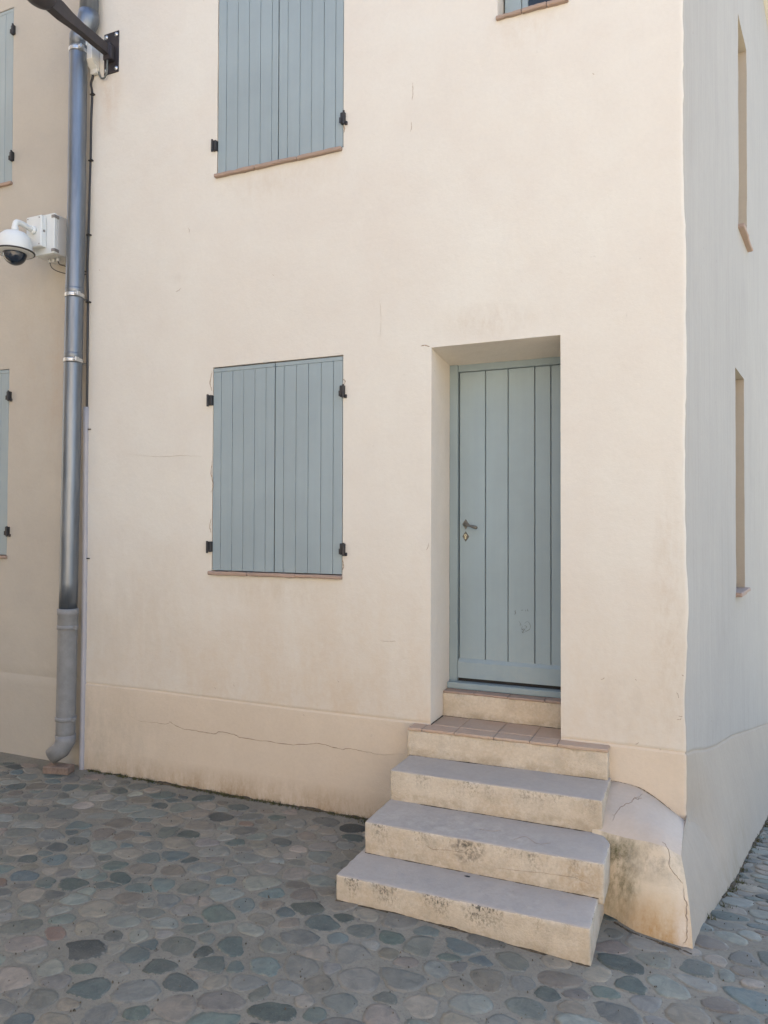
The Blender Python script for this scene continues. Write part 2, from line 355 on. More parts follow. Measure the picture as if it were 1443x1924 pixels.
def lathe(name, prof, c, mat, parent=None, n=32, axis='z'):
    """profile of (radius, height) turned round a vertical (or facade-normal) axis at c"""
    vs, fs = [], []
    for (r, h) in prof:
        for j in range(n):
            a = 2 * math.pi * j / n
            if axis == 'z': vs.append((c[0] + r * math.cos(a), c[1] + r * math.sin(a), c[2] + h))
            else: vs.append((c[0] + r * math.cos(a), c[1] - h, c[2] + r * math.sin(a)))
    for i in range(len(prof) - 1):
        for j in range(n):
            a = i * n + j; b2 = i * n + (j + 1) % n; fs.append((a, b2, b2 + n, a + n))
    fs.append(tuple(range(n - 1, -1, -1))); fs.append(tuple(range((len(prof) - 1) * n, len(prof) * n)))
    return mesh(name, vs, fs, mat, parent, smooth=True)
def smooth_path(pts, k=6):
    """Catmull-Rom through the points"""
    P = [Vector(p) for p in pts]; out = []
    for i in range(len(P) - 1):
        p0, p1, p2, p3 = P[max(i - 1, 0)], P[i], P[i + 1], P[min(i + 2, len(P) - 1)]
        for j in range(k):
            t = j / k
            out.append(0.5 * ((2 * p1) + (p2 - p0) * t + (2 * p0 - 5 * p1 + 4 * p2 - p3) * t * t + (3 * p1 - p0 - 3 * p2 + p3) * t ** 3))
    out.append(P[-1]); return out

# ------------------------------------------------------------------ the ground
def gz(x, y):
    z = -0.640 + 0.025 * min(1, max(0, -y)) - 0.045 * sstep(-0.4, 1.0, x)
    fall = max(0.0, min(y, 9.0) + 0.45)
    z -= 0.16 * fall * sstep(0.55, 0.98, x) if y > -0.45 else 0
    return z

# ------------------------------------------------------------------ the house: wall surface as a function of (u, z)
CX = 0.933; DN = Vector((0.1598, 0.9871, 0)); X0 = -3.285; FR = 0.02
NRM_F = Vector((0, -1, 0)); NRM_S = Vector((DN.y, -DN.x, 0))
EDGE = [(-1, 0.002), (-0.36, 0.0), (0.0, 0.005), (0.25, -0.003), (0.5, 0.006), (0.8, 0.016), (1.05, 0.004), (1.4, 0.0), (2.0, 0.006), (2.55, 0.011), (3.2, -0.004), (4.0, -0.002), (9, 0)]
def edge_dx(z):
    for (a, va), (b2, vb) in zip(EDGE, EDGE[1:]):
        if z <= b2: return va + (vb - va) * sstep(a, b2, z)
    return 0
def plinth_z(u):
    if u <= 0: return 0.0037 - 0.004 * math.sin(u * 2.1)
    pts = [(0, 0), (0.25, -0.045), (0.6, -0.13), (1.0, -0.208), (1.74, -0.322), (4.47, -0.85), (7, -1.3)]
    for (a, va), (b2, vb) in zip(pts, pts[1:]):
        if u <= b2: return va + (vb - va) * (u - a) / (b2 - a)
    return -1.3
def wall_pos(u, z, jog=True):
    zz = z
    w = 1 - sstep(0.0, 0.7, z)
    zz = z + w * plinth_z(u)
    if abs(u) < FR:                                  # softly rounded arris
        t = (u + FR) / (2 * FR)
        a = Vector((CX - FR, 0, 0)); c = Vector((CX, 0, 0)); e = Vector((CX, 0, 0)) + DN * FR
        p = a * (1 - t) ** 2 + c * 2 * t * (1 - t) + e * t * t
        n = (NRM_F * (1 - t) + NRM_S * t).normalized()
    elif u < 0: p = Vector((CX + u, 0, 0)); n = NRM_F.copy()
    else: p = Vector((CX, 0, 0)) + DN * u; n = NRM_S.copy()
    d = 0.004 * fbm(p.x, p.y + 7, zz, 0.9, 2) + 0.0018 * fbm(p.x + 3, p.y, zz, 5, 2)
    near = math.exp(-abs(u) / 0.10)
    ex = edge_dx(z) * near + 0.005 * near * fbm(1.7, 2.2, zz, 9, 4)
    if abs(u) < 0.05: d += 0.003 * fbm(p.x * 3, 0, zz, 30, 3)
    if u > -FR:                                      # battered foot of the side wall
        t = max(0.0, -z) / 0.66; a = sstep(0, 0.6, u)
        d += 0.15 * (a * t + (1 - a) * 0.75 * max(0.0, (t - 0.5) / 0.5)) * sstep(-FR, FR, u)
    if jog:
        g = 0.0
        if -0.004 < z < 0.012: g = -0.005
        elif z <= -0.004: g = 0.002
        d += g
    p = p + n * d; p.x += ex; p.z = zz
    return p, n
def wall_point(x, z):      # nearest facade surface point for a given x (u<0) and real z
    zz = z if z > 0.7 else z - plinth_z(x - CX) * (1 - sstep(0, 0.7, z))
    return wall_pos(x - CX, zz)[0]

openings = [  # u0,u1,z0,z1,depth
    dict(k='shut_up', u=(-2.103 - CX, -1.112 - CX), z=(3.660, 5.25), d=0.10),
    dict(k='shut_lo', u=(-2.124 - CX, -1.106 - CX), z=(0.885, 2.308), d=0.10),
    dict(k='door', u=(-0.505 - CX, 0.276 - CX), z=(-0.012, 2.30), d=0.40),
    dict(k='win', u=(-0.092 - CX, 0.318 - CX), z=(4.232, 5.2), d=0.22),
    dict(k='slot_up', u=(2.28, 2.84), z=(3.62, 5.336), d=0.24),
    dict(k='slot_lo', u=(2.02, 2.57), z=(0.70, 2.43), d=0.24),
]
def stops(a, b, step, must):
    s = sorted(set([round(a, 5), round(b, 5)] + [round(v, 5) for v in must if a <= v <= b])); out = []
    for p, q in zip(s, s[1:]):
        n = max(1, int(math.ceil((q - p) / step)))
        out += [p + (q - p) * i / n for i in range(n)]
    return out + [s[-1]]
um = [v for o in openings for v in o['u']]; zm = [v for o in openings for v in o['z']]
US = stops(X0 - CX, -0.1, 0.05, um) + stops(-0.1, -FR, 0.016, [])[1:] + stops(-FR, FR, 0.008, [])[1:] + stops(FR, 0.1, 0.02, [])[1:] + stops(0.1, 6.6, 0.06, um)[1:]
HTOP = 6.74
ZS = stops(-0.86, -0.012, 0.045, []) + [-0.006, -0.001, 0.006, 0.013, 0.02] + stops(0.02, HTOP, 0.045, zm)[1:]
house = empty('house', (0, 0, 0), 'cream plastered corner house with blue-grey shutters, plank door and weathered side wall', 'house')
vs, idx = [], {}
def vid(i, j):
    if (i, j) not in idx:
        idx[(i, j)] = len(vs); vs.append(wall_pos(US[i], ZS[j])[0])
    return idx[(i, j)]
fs_f, fs_s, mi_f, mi_s = [], [], [], []
def inside(uc, zc):
    return any(o['u'][0] < uc < o['u'][1] and o['z'][0] < zc < o['z'][1] for o in openings)
for i in range(len(US) - 1):
    for j in range(len(ZS) - 1):
        uc = (US[i] + US[i + 1]) / 2; zc = (ZS[j] + ZS[j + 1]) / 2
        if inside(uc, zc): continue
        q = (vid(i, j), vid(i + 1, j), vid(i + 1, j + 1), vid(i, j + 1))
        fs_f.append(q)
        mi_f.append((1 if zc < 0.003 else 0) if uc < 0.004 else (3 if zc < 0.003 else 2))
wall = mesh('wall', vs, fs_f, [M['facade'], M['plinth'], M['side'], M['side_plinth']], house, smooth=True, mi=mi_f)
# reveals
for o in openings:
    iu = [i for i, u in enumerate(US) if o['u'][0] - 1e-4 <= u <= o['u'][1] + 1e-4]
    jz = [j for j, z in enumerate(ZS) if o['z'][0] - 1e-4 <= z <= o['z'][1] + 1e-4]
    n = NRM_F if o['u'][0] < 0 else NRM_S
    loop = [(iu[0], j) for j in jz] + [(i, jz[-1]) for i in iu[1:]] + [(iu[-1], j) for j in jz[::-1][1:]] + ([(i, jz[0]) for i in iu[::-1][1:]] if o['k'] != 'door' else [])
    rv, rf = [], []
    K = 6
    for (i, j) in loop:
        p = wall_pos(US[i], ZS[j])[0]
        for kk in range(K + 1):
            q = p - n * (o['d'] * kk / K)
            if kk:
                q += Vector((0.0025 * fbm(q.x, q.y, q.z, 6), 0, 0.0025 * fbm(q.x + 5, q.y, q.z, 6)))
                if o['k'] == 'door' and j == jz[-1]: q.z -= 0.045 * kk / K     # lintel soffit falls a little to the frame
            rv.append(q)
    L = len(loop)
    for a in range(L - 1):
        for kk in range(K):
            A = a * (K + 1) + kk; B = (a + 1) * (K + 1) + kk
            rf.append((A, A + 1, B + 1, B))
    mesh('reveal', rv, rf, M['reveal'] if o['u'][0] < 0 else M['slot'], house, smooth=False)

# rear walls close the house so that no light leaks in behind the openings
A6 = Vector((CX, 0, 0)) + DN * 6.58
rear = [(X0, -0.0, -0.9), (X0, 6.5, -0.9), (A6.x, A6.y, -0.9), (X0, 0.0, HTOP + 0.05), (X0, 6.5, HTOP + 0.05), (A6.x, A6.y, HTOP + 0.05)]
mesh('rear_wall', rear, [(0, 1, 4, 3), (1, 2, 5, 4)], M['side'], house)
# cracks and dirt lines (thin raised ribbons lying on a surface)
def ribbon_data(pts, nrm, w0, jitter=0.3, lift=0.0015, seed=0, sub=6, wander=0.0):
    rnd = random.Random(seed); P = smooth_path(pts, sub); vs, fs = [], []
    if wander > 0:
        for i, p in enumerate(P[1:-1]):
            t = (P[i + 2] - P[i]).normalized(); P[i + 1] = p + t.cross(nrm) * wander * (3.0 * fbm(p.x + seed, p.y, p.z, 28, 3) + 1.2 * rnd.uniform(-1, 1))
    for i, p in enumerate(P):
        t = (P[min(i + 1, len(P) - 1)] - P[max(i - 1, 0)]).normalized()
        s = t.cross(nrm).normalized()
        e = min(1.0, 4 * min(i + 0.4, len(P) - 0.6 - i) / len(P))
        w = w0 * (1 + jitter * rnd.uniform(-1, 1)) * e; off = s * 0
        vs += [p + off + s * w * 0.5 + nrm * 0.0002, p + off + nrm * lift, p + off - s * w * 0.5 + nrm * 0.0002]
    for i in range(len(P) - 1):
        a = 3 * i; fs += [(a, a + 1, a + 4, a + 3), (a + 1, a + 2, a + 5, a + 4)]
    return vs, fs
def facade_ribbon(name, px, w, parent, mat, y=None, seed=0, wander=0.0, jitter=0.4, sub=6, lift=0.0012):
    pts = []
    for (a, b2) in px:
        q = on_y(a, b2, y if y is not None else 0.0)
        if y is None: q = wall_point(q.x, q.z); q.y -= 0.0006
        pts.append(q)
    v, f = ribbon_data(pts, NRM_F, w, jitter, lift, seed, sub, wander)
    return mesh(name, v, f, mat, parent)
crk = [(185, 1326), (207, 1329), (240, 1342), (262, 1354), (290, 1358), (316, 1360), (320, 1355), (335, 1366), (368, 1372), (402, 1378),
       (415, 1374), (440, 1380), (455, 1386), (500, 1392), (545, 1398), (575, 1398), (606, 1397), (620, 1402), (640, 1407), (664, 1407), (690, 1413), (720, 1418), (750, 1416), (762, 1417)]
c1 = facade_ribbon('crack', crk, 0.0042, house, M['crack'], seed=1, wander=0.002, sub=5)
c1['label'] = 'long jagged crack running along the plinth'
facade_ribbon('crack', [(230, 853), (270, 856), (300, 858), (345, 856), (380, 858)], 0.0014, house, M['scuff'], seed=2, wander=0.001)
facade_ribbon('crack', [(714, 640), (716, 590), (713, 560)], 0.0012, house, M['scuff'], seed=3, wander=0.001)
for i, (a, b2, c, d) in enumerate([(775, 155, 774, 190), (773, 228, 771, 248), (354, 427, 355, 438), (1113, 138, 1116, 140), (186, 505, 187, 509), (512, 515, 514, 518),
        (330, 548, 340, 541), (1128, 1277, 1136, 1273), (1193, 1276, 1196, 1278), (712, 1203, 745, 1205), (1275, 1345, 1284, 1347), (1272, 1352, 1282, 1350), (1279, 1268, 1284, 1270), (1272, 1300, 1276, 1312),
        (1189, 1400, 1200, 1395), (403, 1290, 405, 1295), (438, 1285, 441, 1290), (634, 1278, 636, 1282), (805, 1020, 801, 1034), (319, 1222, 320, 1225), (570, 1340, 572, 1344)]):
    facade_ribbon('scuff', [(a, b2), ((a + c) / 2 + 1, (b2 + d) / 2 + 1), (c, d)], 0.0035, house, M['scuff'], seed=10 + i, wander=0.001)
# stained old repair ring beside the corner
ring = [(1122, 1338), (1120, 1320), (1138, 1304), (1165, 1297), (1180, 1310), (1178, 1340), (1172, 1362), (1155, 1362), (1135, 1350), (1124, 1335)]
# chipped plaster along the shutter openings
for i, pp in enumerate([[(399, 865), (397, 890), (400, 912), (396, 925)], [(397, 975), (394, 990), (397, 1002)], [(643, 1050), (646, 1060), (643, 1072)], [(398, 697), (395, 720), (398, 735)],
                        [(644, 712), (648, 716), (645, 722)], [(808, 652), (800, 648), (790, 650)], [(646, 235), (648, 243), (646, 250)]]):
    facade_ribbon('chip', pp, 0.006, house, M['crack'], seed=40 + i, wander=0.002)

# ------------------------------------------------------------------ shutters
def plank_mesh(w, h, t=0.022, bev=0.003):
    """one board, front face at y=0, origin at the lower left front corner; long edges chamfered"""
    bm = bmesh.new()
    prof = [(0, bev), (bev, 0), (w - bev, 0), (w, bev), (w, t), (0, t)]
    lo = [bm.verts.new((x, y, 0)) for x, y in prof]; hi = [bm.verts.new((x, y, h)) for x, y in prof]
    for i in range(6):
        j = (i + 1) % 6; bm.faces.new((lo[i], lo[j], hi[j], hi[i]))
    bm.faces.new(lo[::-1]); bm.faces.new(hi)
    me = bpy.data.meshes.new('plank'); bm.to_mesh(me); bm.free(); return me
def put(name, me, mat, parent, loc):
    if not me.materials: me.materials.append(mat)
    o = bpy.data.objects.new(name, me); C.objects.link(o); o.parent = parent; o.location = Vector(loc) - world_loc(parent); return o
def part_empty(name, loc, parent, label=None):
    o = bpy.data.objects.new(name, None); C.objects.link(o); o.parent = parent; o.location = Vector(loc) - world_loc(parent); o.empty_display_size = 0.1
    if label: o['label'] = label
    return o
def shutter_leaf(parent, xs, z0, z1, y, label, rail=0.026):
    leaf = part_empty('shutter', (xs[0], y, z0), parent, label)
    for a, b2 in zip(xs, xs[1:]):
        w = b2 - a - 0.0028
        put('plank', plank_mesh(w, z1 - z0 - rail - 0.002), M['shutter'], leaf, (a + 0.0014, y + random.uniform(-0.0006, 0.0006), z0))
    box('top_rail', (xs[0] + 0.001, y - 0.001, z1 - rail), (xs[-1] - 0.001, y + 0.022, z1), M['shutter'], leaf, 0.0015)
    box('backing', (xs[0] + 0.004, y + 0.023, z0 + 0.004), (xs[-1] - 0.004, y + 0.034, z1 - 0.004), M['iron'], leaf)
    return leaf
def hinge(parent, x, z, side, y=0.0):
    bm = bmesh.new()
    add_box(bm, (x - 0.0165, y - 0.020, z - 0.036), (x + 0.0165, y + 0.012, z + 0.036), 0.003)
    add_box(bm, (x - 0.020, y - 0.026, z - 0.033), (x - 0.004, y - 0.0205, z + 0.002), 0.0015)
    v, f = tube_data([(x + side * 0.012, y - 0.024, z - 0.044), (x + side * 0.012, y - 0.024, z + 0.040)], 0.0075, 8)
    bv = [bm.verts.new(q) for q in v]
    for q in f: bm.faces.new([bv[i] for i in q])
    if side > 0 and z < 4:
        add_box(bm, (x + 0.012, y - 0.012, z - 0.045), (x + 0.030, y + 0.002, z - 0.022), 0.003)
    return from_bm('hinge', bm, M['iron'], parent)
def sill(parent, pieces, z, y0=-0.026, y1=0.09, h=0.024, mat='terracotta', sub=None, seed=1):
    """thin tile ledge of separate irregular tiles"""
    s = part_empty('sill', (pieces[0], 0, z), parent); rnd = random.Random(seed)
    for a, b2 in zip(pieces, pieces[1:]):
        bm = bmesh.new(); dz = rnd.uniform(-0.002, 0.002); dy = rnd.uniform(-0.003, 0.003)
        add_box(bm, (a + 0.001, y0 + dy, z - h + dz), (b2 - 0.001, y1, z + dz * 0.3), 0.005)
        bmesh.ops.subdivide_edges(bm, edges=[e for e in bm.edges if e.calc_length() > 0.08], cuts=7, use_grid_fill=True)
        for v in bm.verts: v.co += Vector((0, 0.004 * fbm(v.co.x, v.co.y, v.co.z, 26), 0.0035 * fbm(v.co.x + 4, v.co.y, v.co.z, 26)))
        from_bm('tile', bm, M[mat], s)
    return s
SY = 0.003
low = [-2.122, -2.055, -1.962, -1.871, -1.781, -1.692, -1.6225]
lowr = [-1.6175, -1.551, -1.457, -1.365, -1.27, -1.18, -1.111]
shutter_leaf(house, low, 0.893, 2.300, SY, 'left leaf of the lower shutters, six blue-grey boards')
shutter_leaf(house, lowr, 0.893, 2.300, SY, 'right leaf of the lower shutters, six blue-grey boards')
upl = [-2.099, -2.030, -1.935, -1.843, -1.752, -1.660, -1.6095]
upr = [-1.6045, -1.535, -1.441, -1.352, -1.26, -1.174, -1.1165]
shutter_leaf(house, upl, 3.668, 5.235, SY, 'left leaf of the upper shutters, six pale blue-grey boards')
shutter_leaf(house, upr, 3.668, 5.235, SY, 'right leaf of the upper shutters, six pale blue-grey boards')
for x, z, s in ((-2.138, 2.078, -1), (-2.134, 1.056, -1), (-1.108, 2.072, 1), (-1.102, 1.056, 1), (-2.116, 3.868, -1), (-1.112, 3.845, 1)): hinge(house, x, z, s)
sill(house, [-2.146, -1.82, -1.44, -1.104], 0.886, seed=3)
sill(house, [-2.112, -1.78, -1.45, -1.118], 3.662, seed=4)
# small upper window with the shutter folded inside its reveal
sill(house, [-0.100, 0.055, 0.20, 0.325], 4.234, y1=0.13, seed=6)
win = part_empty('window', (0, 0.13, 4.24), house, 'small upper window cut by the top of the picture')
bm = bmesh.new()
add_box(bm, (-0.080, 0.125, 4.235), (0.020, 0.165, 5.19), 0.003); add_box(bm, (0.023, 0.135, 4.235), (0.060, 0.165, 5.19), 0.003)
add_box(bm, (0.270, 0.125, 4.235), (0.312, 0.165, 5.19), 0.003); add_box(bm, (0.0605, 0.137, 4.235), (0.2695, 0.163, 4.252), 0.003)
from_bm('frame', bm, M['shutter'], win)
box('pane', (0.0605, 0.148, 4.2525), (0.2695, 0.154, 5.19), M['glass'], win)
# shutters at the back of the side-wall slots
for o in openings[4:]:
    u0, u1 = o['u']; A = Vector((CX, 0, 0)) + DN * (u0 + 0.003) - NRM_S * 0.2; B = Vector((CX, 0, 0)) + DN * (u1 - 0.003) - NRM_S * 0.2
    z0, z1 = o['z'][0] + 0.02, o['z'][1] - 0.01
    v = [(A.x, A.y, z0), (B.x, B.y, z0), (B.x, B.y, z1), (A.x, A.y, z1)]; v += [(p[0] - 0.03, p[1], p[2]) for p in v]
    mesh('shutter', v, [(0, 1, 2, 3), (7, 6, 5, 4), (0, 4, 5, 1), (1, 5, 6, 2), (2, 6, 7, 3), (3, 7, 4, 0)], M['shutter'], house)
    # sill tile sticking out of the wall
    bm = bmesh.new(); zz = o['z'][0]
    add_box(bm, (-0.18, u0 - 0.02, zz - 0.030), (0.045, (u0 + u1) / 2 - 0.002, zz + 0.004), 0.006); add_box(bm, (-0.18, (u0 + u1) / 2 + 0.002, zz - 0.026), (0.040, u1 + 0.06, zz + 0.002), 0.006)
    bmesh.ops.subdivide_edges(bm, edges=[e for e in bm.edges if e.calc_length() > 0.08], cuts=4, use_grid_fill=True)
    for vv in bm.verts:
        a, b2 = vv.co.x, vv.co.y
        vv.co = Vector((CX, 0, vv.co.z)) + DN * b2 + NRM_S * (a + 0.004 * fbm(a, b2, vv.co.z, 25)); vv.co.z += 0.003 * fbm(a + 3, b2, 1, 25)
    from_bm('sill', bm, M['terracotta'], house)

# ------------------------------------------------------------------ door
DY = 0.38
door = part_empty('door', (-0.1, DY, 0.2), house, 'grey-blue vertical plank door with bottom rail')
bm = bmesh.new()
add_box(bm, (-0.506, DY - 0.022, 0.185), (-0.4495, DY + 0.05, 2.262), 0.004)
add_box(bm, (-0.449, DY - 0.014, 2.214), (0.30, DY + 0.05, 2.262), 0.003)
from_bm('frame', bm, M['door_frame'], door)
dx = [-0.4455, -0.2695, -0.121, 0.0495, 0.150, 0.275]
for i, (a, b2) in enumerate(zip(dx, dx[1:])):
    put('plank', plank_mesh(b2 - a - 0.0042, 2.211 - 0.205, 0.024, 0.0035), M['door'], door, (a + 0.0021, DY + 0.002 + 0.0008 * (i % 2), 0.205))
box('backing', (-0.447, DY + 0.0275, 0.203), (0.277, DY + 0.045, 2.212), M['wood_gap'], door)
# bottom rail: weather board with sloped top
z0, z1 = 0.222, 0.345
v = [(-0.446, DY - 0.020, z0), (0.277, DY - 0.020, z0), (0.277, DY - 0.020, z1 - 0.022), (-0.446, DY - 0.020, z1 - 0.022), (-0.446, DY + 0.0015, z1), (0.277, DY + 0.0015, z1), (-0.446, DY + 0.0015, z0), (0.277, DY + 0.0015, z0)]
mesh('bottom_rail', v, [(0, 1, 2, 3), (3, 2, 5, 4), (0, 6, 7, 1), (0, 3, 4, 6), (1, 7, 5, 2)], M['door'], door)
# handle
def diamond(name, c, hw, hh, mat, parent, t=0.003, hole=False):
    bm = bmesh.new(); y = c[1]
    o_ = [(c[0], c[2] + hh), (c[0] + hw, c[2]), (c[0], c[2] - hh), (c[0] - hw, c[2])]
    a = [bm.verts.new((p[0], y, p[1])) for p in o_]
    inn = [bm.verts.new((c[0] + (p[0] - c[0]) * 0.8, y - t, c[2] + (p[1] - c[2]) * 0.8)) for p in o_]
    for i in range(4): bm.faces.new((a[i], inn[i], inn[(i + 1) % 4], a[(i + 1) % 4]))
    bm.faces.new(inn[::-1]); return from_bm(name, bm, mat, parent)
hp = on_y(875, 985, DY); kp = on_y(875, 1008, DY)
diamond('handle_plate', (hp.x, DY, hp.z), 0.023, 0.034, M['nickel'], door)
diamond('keyhole_plate', (kp.x, DY, kp.z), 0.023, 0.034, M['nickel'], door)
hv, hf = tube_data(smooth_path([(hp.x, DY, hp.z), (hp.x, DY - 0.035, hp.z), (hp.x + 0.012, DY - 0.05, hp.z - 0.001), (hp.x + 0.05, DY - 0.052, hp.z - 0.012), (hp.x + 0.092, DY - 0.050, hp.z - 0.024)], 5),
                   [0.009] * 6 + [0.0085] * 5 + [0.008] * 5 + [0.0095, 0.0105, 0.0115, 0.0105, 0.006], 10)
mesh('handle', hv, hf, M['nickel'], door, smooth=True)
bm = bmesh.new(); add_box(bm, (kp.x - 0.0055, DY - 0.008, kp.z - 0.017), (kp.x + 0.0055, DY - 0.003, kp.z + 0.004), 0.002)
v, f = tube_data([(kp.x, DY - 0.003, kp.z + 0.008), (kp.x, DY - 0.009, kp.z + 0.008)], 0.0085, 12); bv = [bm.verts.new(q) for q in v]
for q in f: bm.faces.new([bv[i] for i in q])
from_bm('lock_cylinder', bm, M['brass'], door)
box('keyhole', (kp.x - 0.0012, DY - 0.0098, kp.z + 0.003), (kp.x + 0.0012, DY - 0.0088, kp.z + 0.013), M['iron'], door)
# pencil-like scribble and scratches low on the third board
scr = [[(966, 1147), (969, 1152), (966, 1154)], [(968, 1146), (967, 1156)], [(979, 1147), (983, 1146)], [(987, 1146), (988, 1149)], [(991, 1144), (992, 1149)],
       [(974, 1166), (978, 1172), (979, 1175), (976, 1174)], [(982, 1176), (980, 1182), (984, 1185), (979, 1188)], [(984, 1172), (991, 1168), (996, 1174), (995, 1182), (988, 1186), (984, 1180)],
       [(978, 1184), (986, 1182), (981, 1189), (988, 1187)], [(985, 1176), (990, 1177), (987, 1181)]]
for i, pp in enumerate(scr): facade_ribbon('scribble', pp, 0.0022, door, M['scratch'], y=DY + 0.0008, seed=70 + i, wander=0.0008, sub=4, lift=0.0006)
# threshold: metal/stone strip, row of edge tiles and a plastered riser
box('weather_strip', (-0.503, DY - 0.075, 0.160), (0.280, DY + 0.04, 0.1995), M['door_frame'], door, 0.004)
box('drip_gap', (-0.446, DY - 0.006, 0.2), (0.277, DY + 0.02, 0.2215), M['dark_room'], door)

# ------------------------------------------------------------------ rounded, slightly worn blocks
def rblock(name, lo, hi, r, step, mats, parent, top_lip=0.004, amp=0.0025, origin=None, warp=None, split_top=True):
    def ax(a, b2):
        s = [a, a + r * 0.5, a + r]; n = max(1, int((b2 - a - 2 * r) / step))
        s += [a + r + (b2 - a - 2 * r) * i / n for i in range(1, n)]
        return s + [b2 - r, b2 - r * 0.5, b2]
    A = [ax(lo[i], hi[i]) for i in range(3)]
    vs, fs, ids = [], [], {}
    def V(i, j, k2):
        key = (i, j, k2)
        if key not in ids:
            p = Vector((A[0][i], A[1][j], A[2][k2]))
            q = Vector(tuple(min(hi[t] - r, max(lo[t] + r, p[t])) for t in range(3)))
            d = p - q
            if d.length > 1e-9:
                mx = max(abs(c) for c in d); p = q + d.normalized() * mx
            if warp: p = warp(p)
            e = amp * fbm(p.x, p.y, p.z, 4, 3) + amp * 0.8 * fbm(p.x, p.y, p.z, 24, 3) - (amp * 2.6 * max(0.0, fbm(p.x, p.y, p.z, 13, 3) - 0.12) if sum(1 for c in d if abs(c) > 1e-6) > 1 else 0)
            nn = d.normalized() if d.length > 1e-9 else Vector((0, 0, 0))
            p = p + nn * e
            ids[key] = len(vs); vs.append(p)
        return ids[key]
    nx, ny, nz = len(A[0]) - 1, len(A[1]) - 1, len(A[2]) - 1
    for j in range(ny):
        for k2 in range(nz):
            fs.append((V(0, j, k2), V(0, j, k2 + 1), V(0, j + 1, k2 + 1), V(0, j + 1, k2))); fs.append((V(nx, j, k2), V(nx, j + 1, k2), V(nx, j + 1, k2 + 1), V(nx, j, k2 + 1)))
    for i in range(nx):
        for k2 in range(nz):
            fs.append((V(i, 0, k2), V(i + 1, 0, k2), V(i + 1, 0, k2 + 1), V(i, 0, k2 + 1))); fs.append((V(i, ny, k2), V(i, ny, k2 + 1), V(i + 1, ny, k2 + 1), V(i + 1, ny, k2)))
    for i in range(nx):
        for j in range(ny):
            fs.append((V(i, j, 0), V(i, j + 1, 0), V(i + 1, j + 1, 0), V(i + 1, j, 0))); fs.append((V(i, j, nz), V(i + 1, j, nz), V(i + 1, j + 1, nz), V(i, j + 1, nz)))
    mi = []
    for f in fs:
        zc = sum(vs[a].z for a in f) / 4; mi.append(1 if (zc > hi[2] - top_lip and split_top) else 0)
    return mesh(name, vs, fs, mats, parent, origin=origin, smooth=True, mi=mi)

steps = empty('entrance_steps', (0, -0.5, -0.62), 'worn plastered steps with grey treads climbing to the blue-grey door', 'steps')
rblock('landing_base', (-0.614, -0.090, -0.185), (0.540, 0.40, -0.0175), 0.006, 0.03, [M['riser_clean'], M['cement']], steps, origin=(0, 0, -0.01), split_top=False,
       warp=lambda p: Vector((p.x, p.y - 0.022 * (0.3 - p.x) * (1 if p.y < 0 else 0) * 0.9, p.z)) )
rblock('step', (-0.602, -0.402, -0.352), (0.551, -0.03, -0.165), 0.008, 0.018, [M['riser_mid'], M['cement']], steps, origin=(0, 0, -0.165))
def chamf(p):
    q = p.copy()
    if p.x > 0.45 and p.y > -0.50: q.x -= sstep(-0.50, -0.38, p.y) * 0.05 * sstep(0.45, 0.6, p.x)
    return q
rblock('step', (-0.606, -0.738, -0.518), (0.597, -0.08, -0.330), 0.009, 0.018, [M['riser_rust'], M['cement']], steps, origin=(0, 0, -0.33), warp=chamf)
rblock('step', (-0.632, -1.012, -0.76), (0.571, -0.30, -0.490), 0.009, 0.018, [M['riser_mossy'], M['cement']], steps, origin=(0, 0, -0.49))
# landing tiles, one by one
def tiles(xs, y0, y1, z1, t, mat, parent, seed, skew=0.0, gap=0.0026):
    rnd = random.Random(seed)
    for a, b2 in zip(xs, xs[1:]):
        bm = bmesh.new(); dz = rnd.uniform(-0.0015, 0.0015); e = rnd.uniform(-0.005, 0.003)
        add_box(bm, (a + gap / 2, y0 + e, z1 - t), (b2 - gap / 2, y1, z1 + dz), 0.0035)
        bmesh.ops.subdivide_edges(bm, edges=[q for q in bm.edges if q.calc_length() > 0.1], cuts=8, use_grid_fill=True)
        for v in bm.verts:
            if v.co.y < y0 + 0.03: v.co.y += 0.006 * fbm(v.co.x, 0, v.co.z, 30, 3) - 0.020 * (0.3 - v.co.x) * skew
            v.co.z += 0.0012 * fbm(v.co.x, v.co.y, 0, 12)
        from_bm('tile', bm, mat, parent)
tiles([-0.612, -0.522, -0.322, -0.088, 0.118, 0.272, 0.545], -0.094, 0.0, 0.0, 0.0175, M['terracotta_floor'], steps, 3, 1.0)
tiles([-0.500, -0.322, -0.088, 0.118, 0.272], 0.003, 0.224, 0.0005, 0.0175, M['terracotta_floor'], steps, 5)
rblock('threshold_base', (-0.5045, 0.226, -0.02), (0.2755, 0.44, 0.146), 0.005, 0.03, [M['riser_clean'], M['cement']], steps, origin=(0, 0, 0.15), split_top=False)
tiles([-0.503, -0.30, -0.083, 0.14, 0.276], 0.222, 0.312, 0.1605, 0.0145, M['terracotta'], steps, 8)
# joints of the tiles
box('tile_bed', (-0.608, -0.080, -0.0174), (0.538, 0.2255, -0.004), M['mortar'], steps)
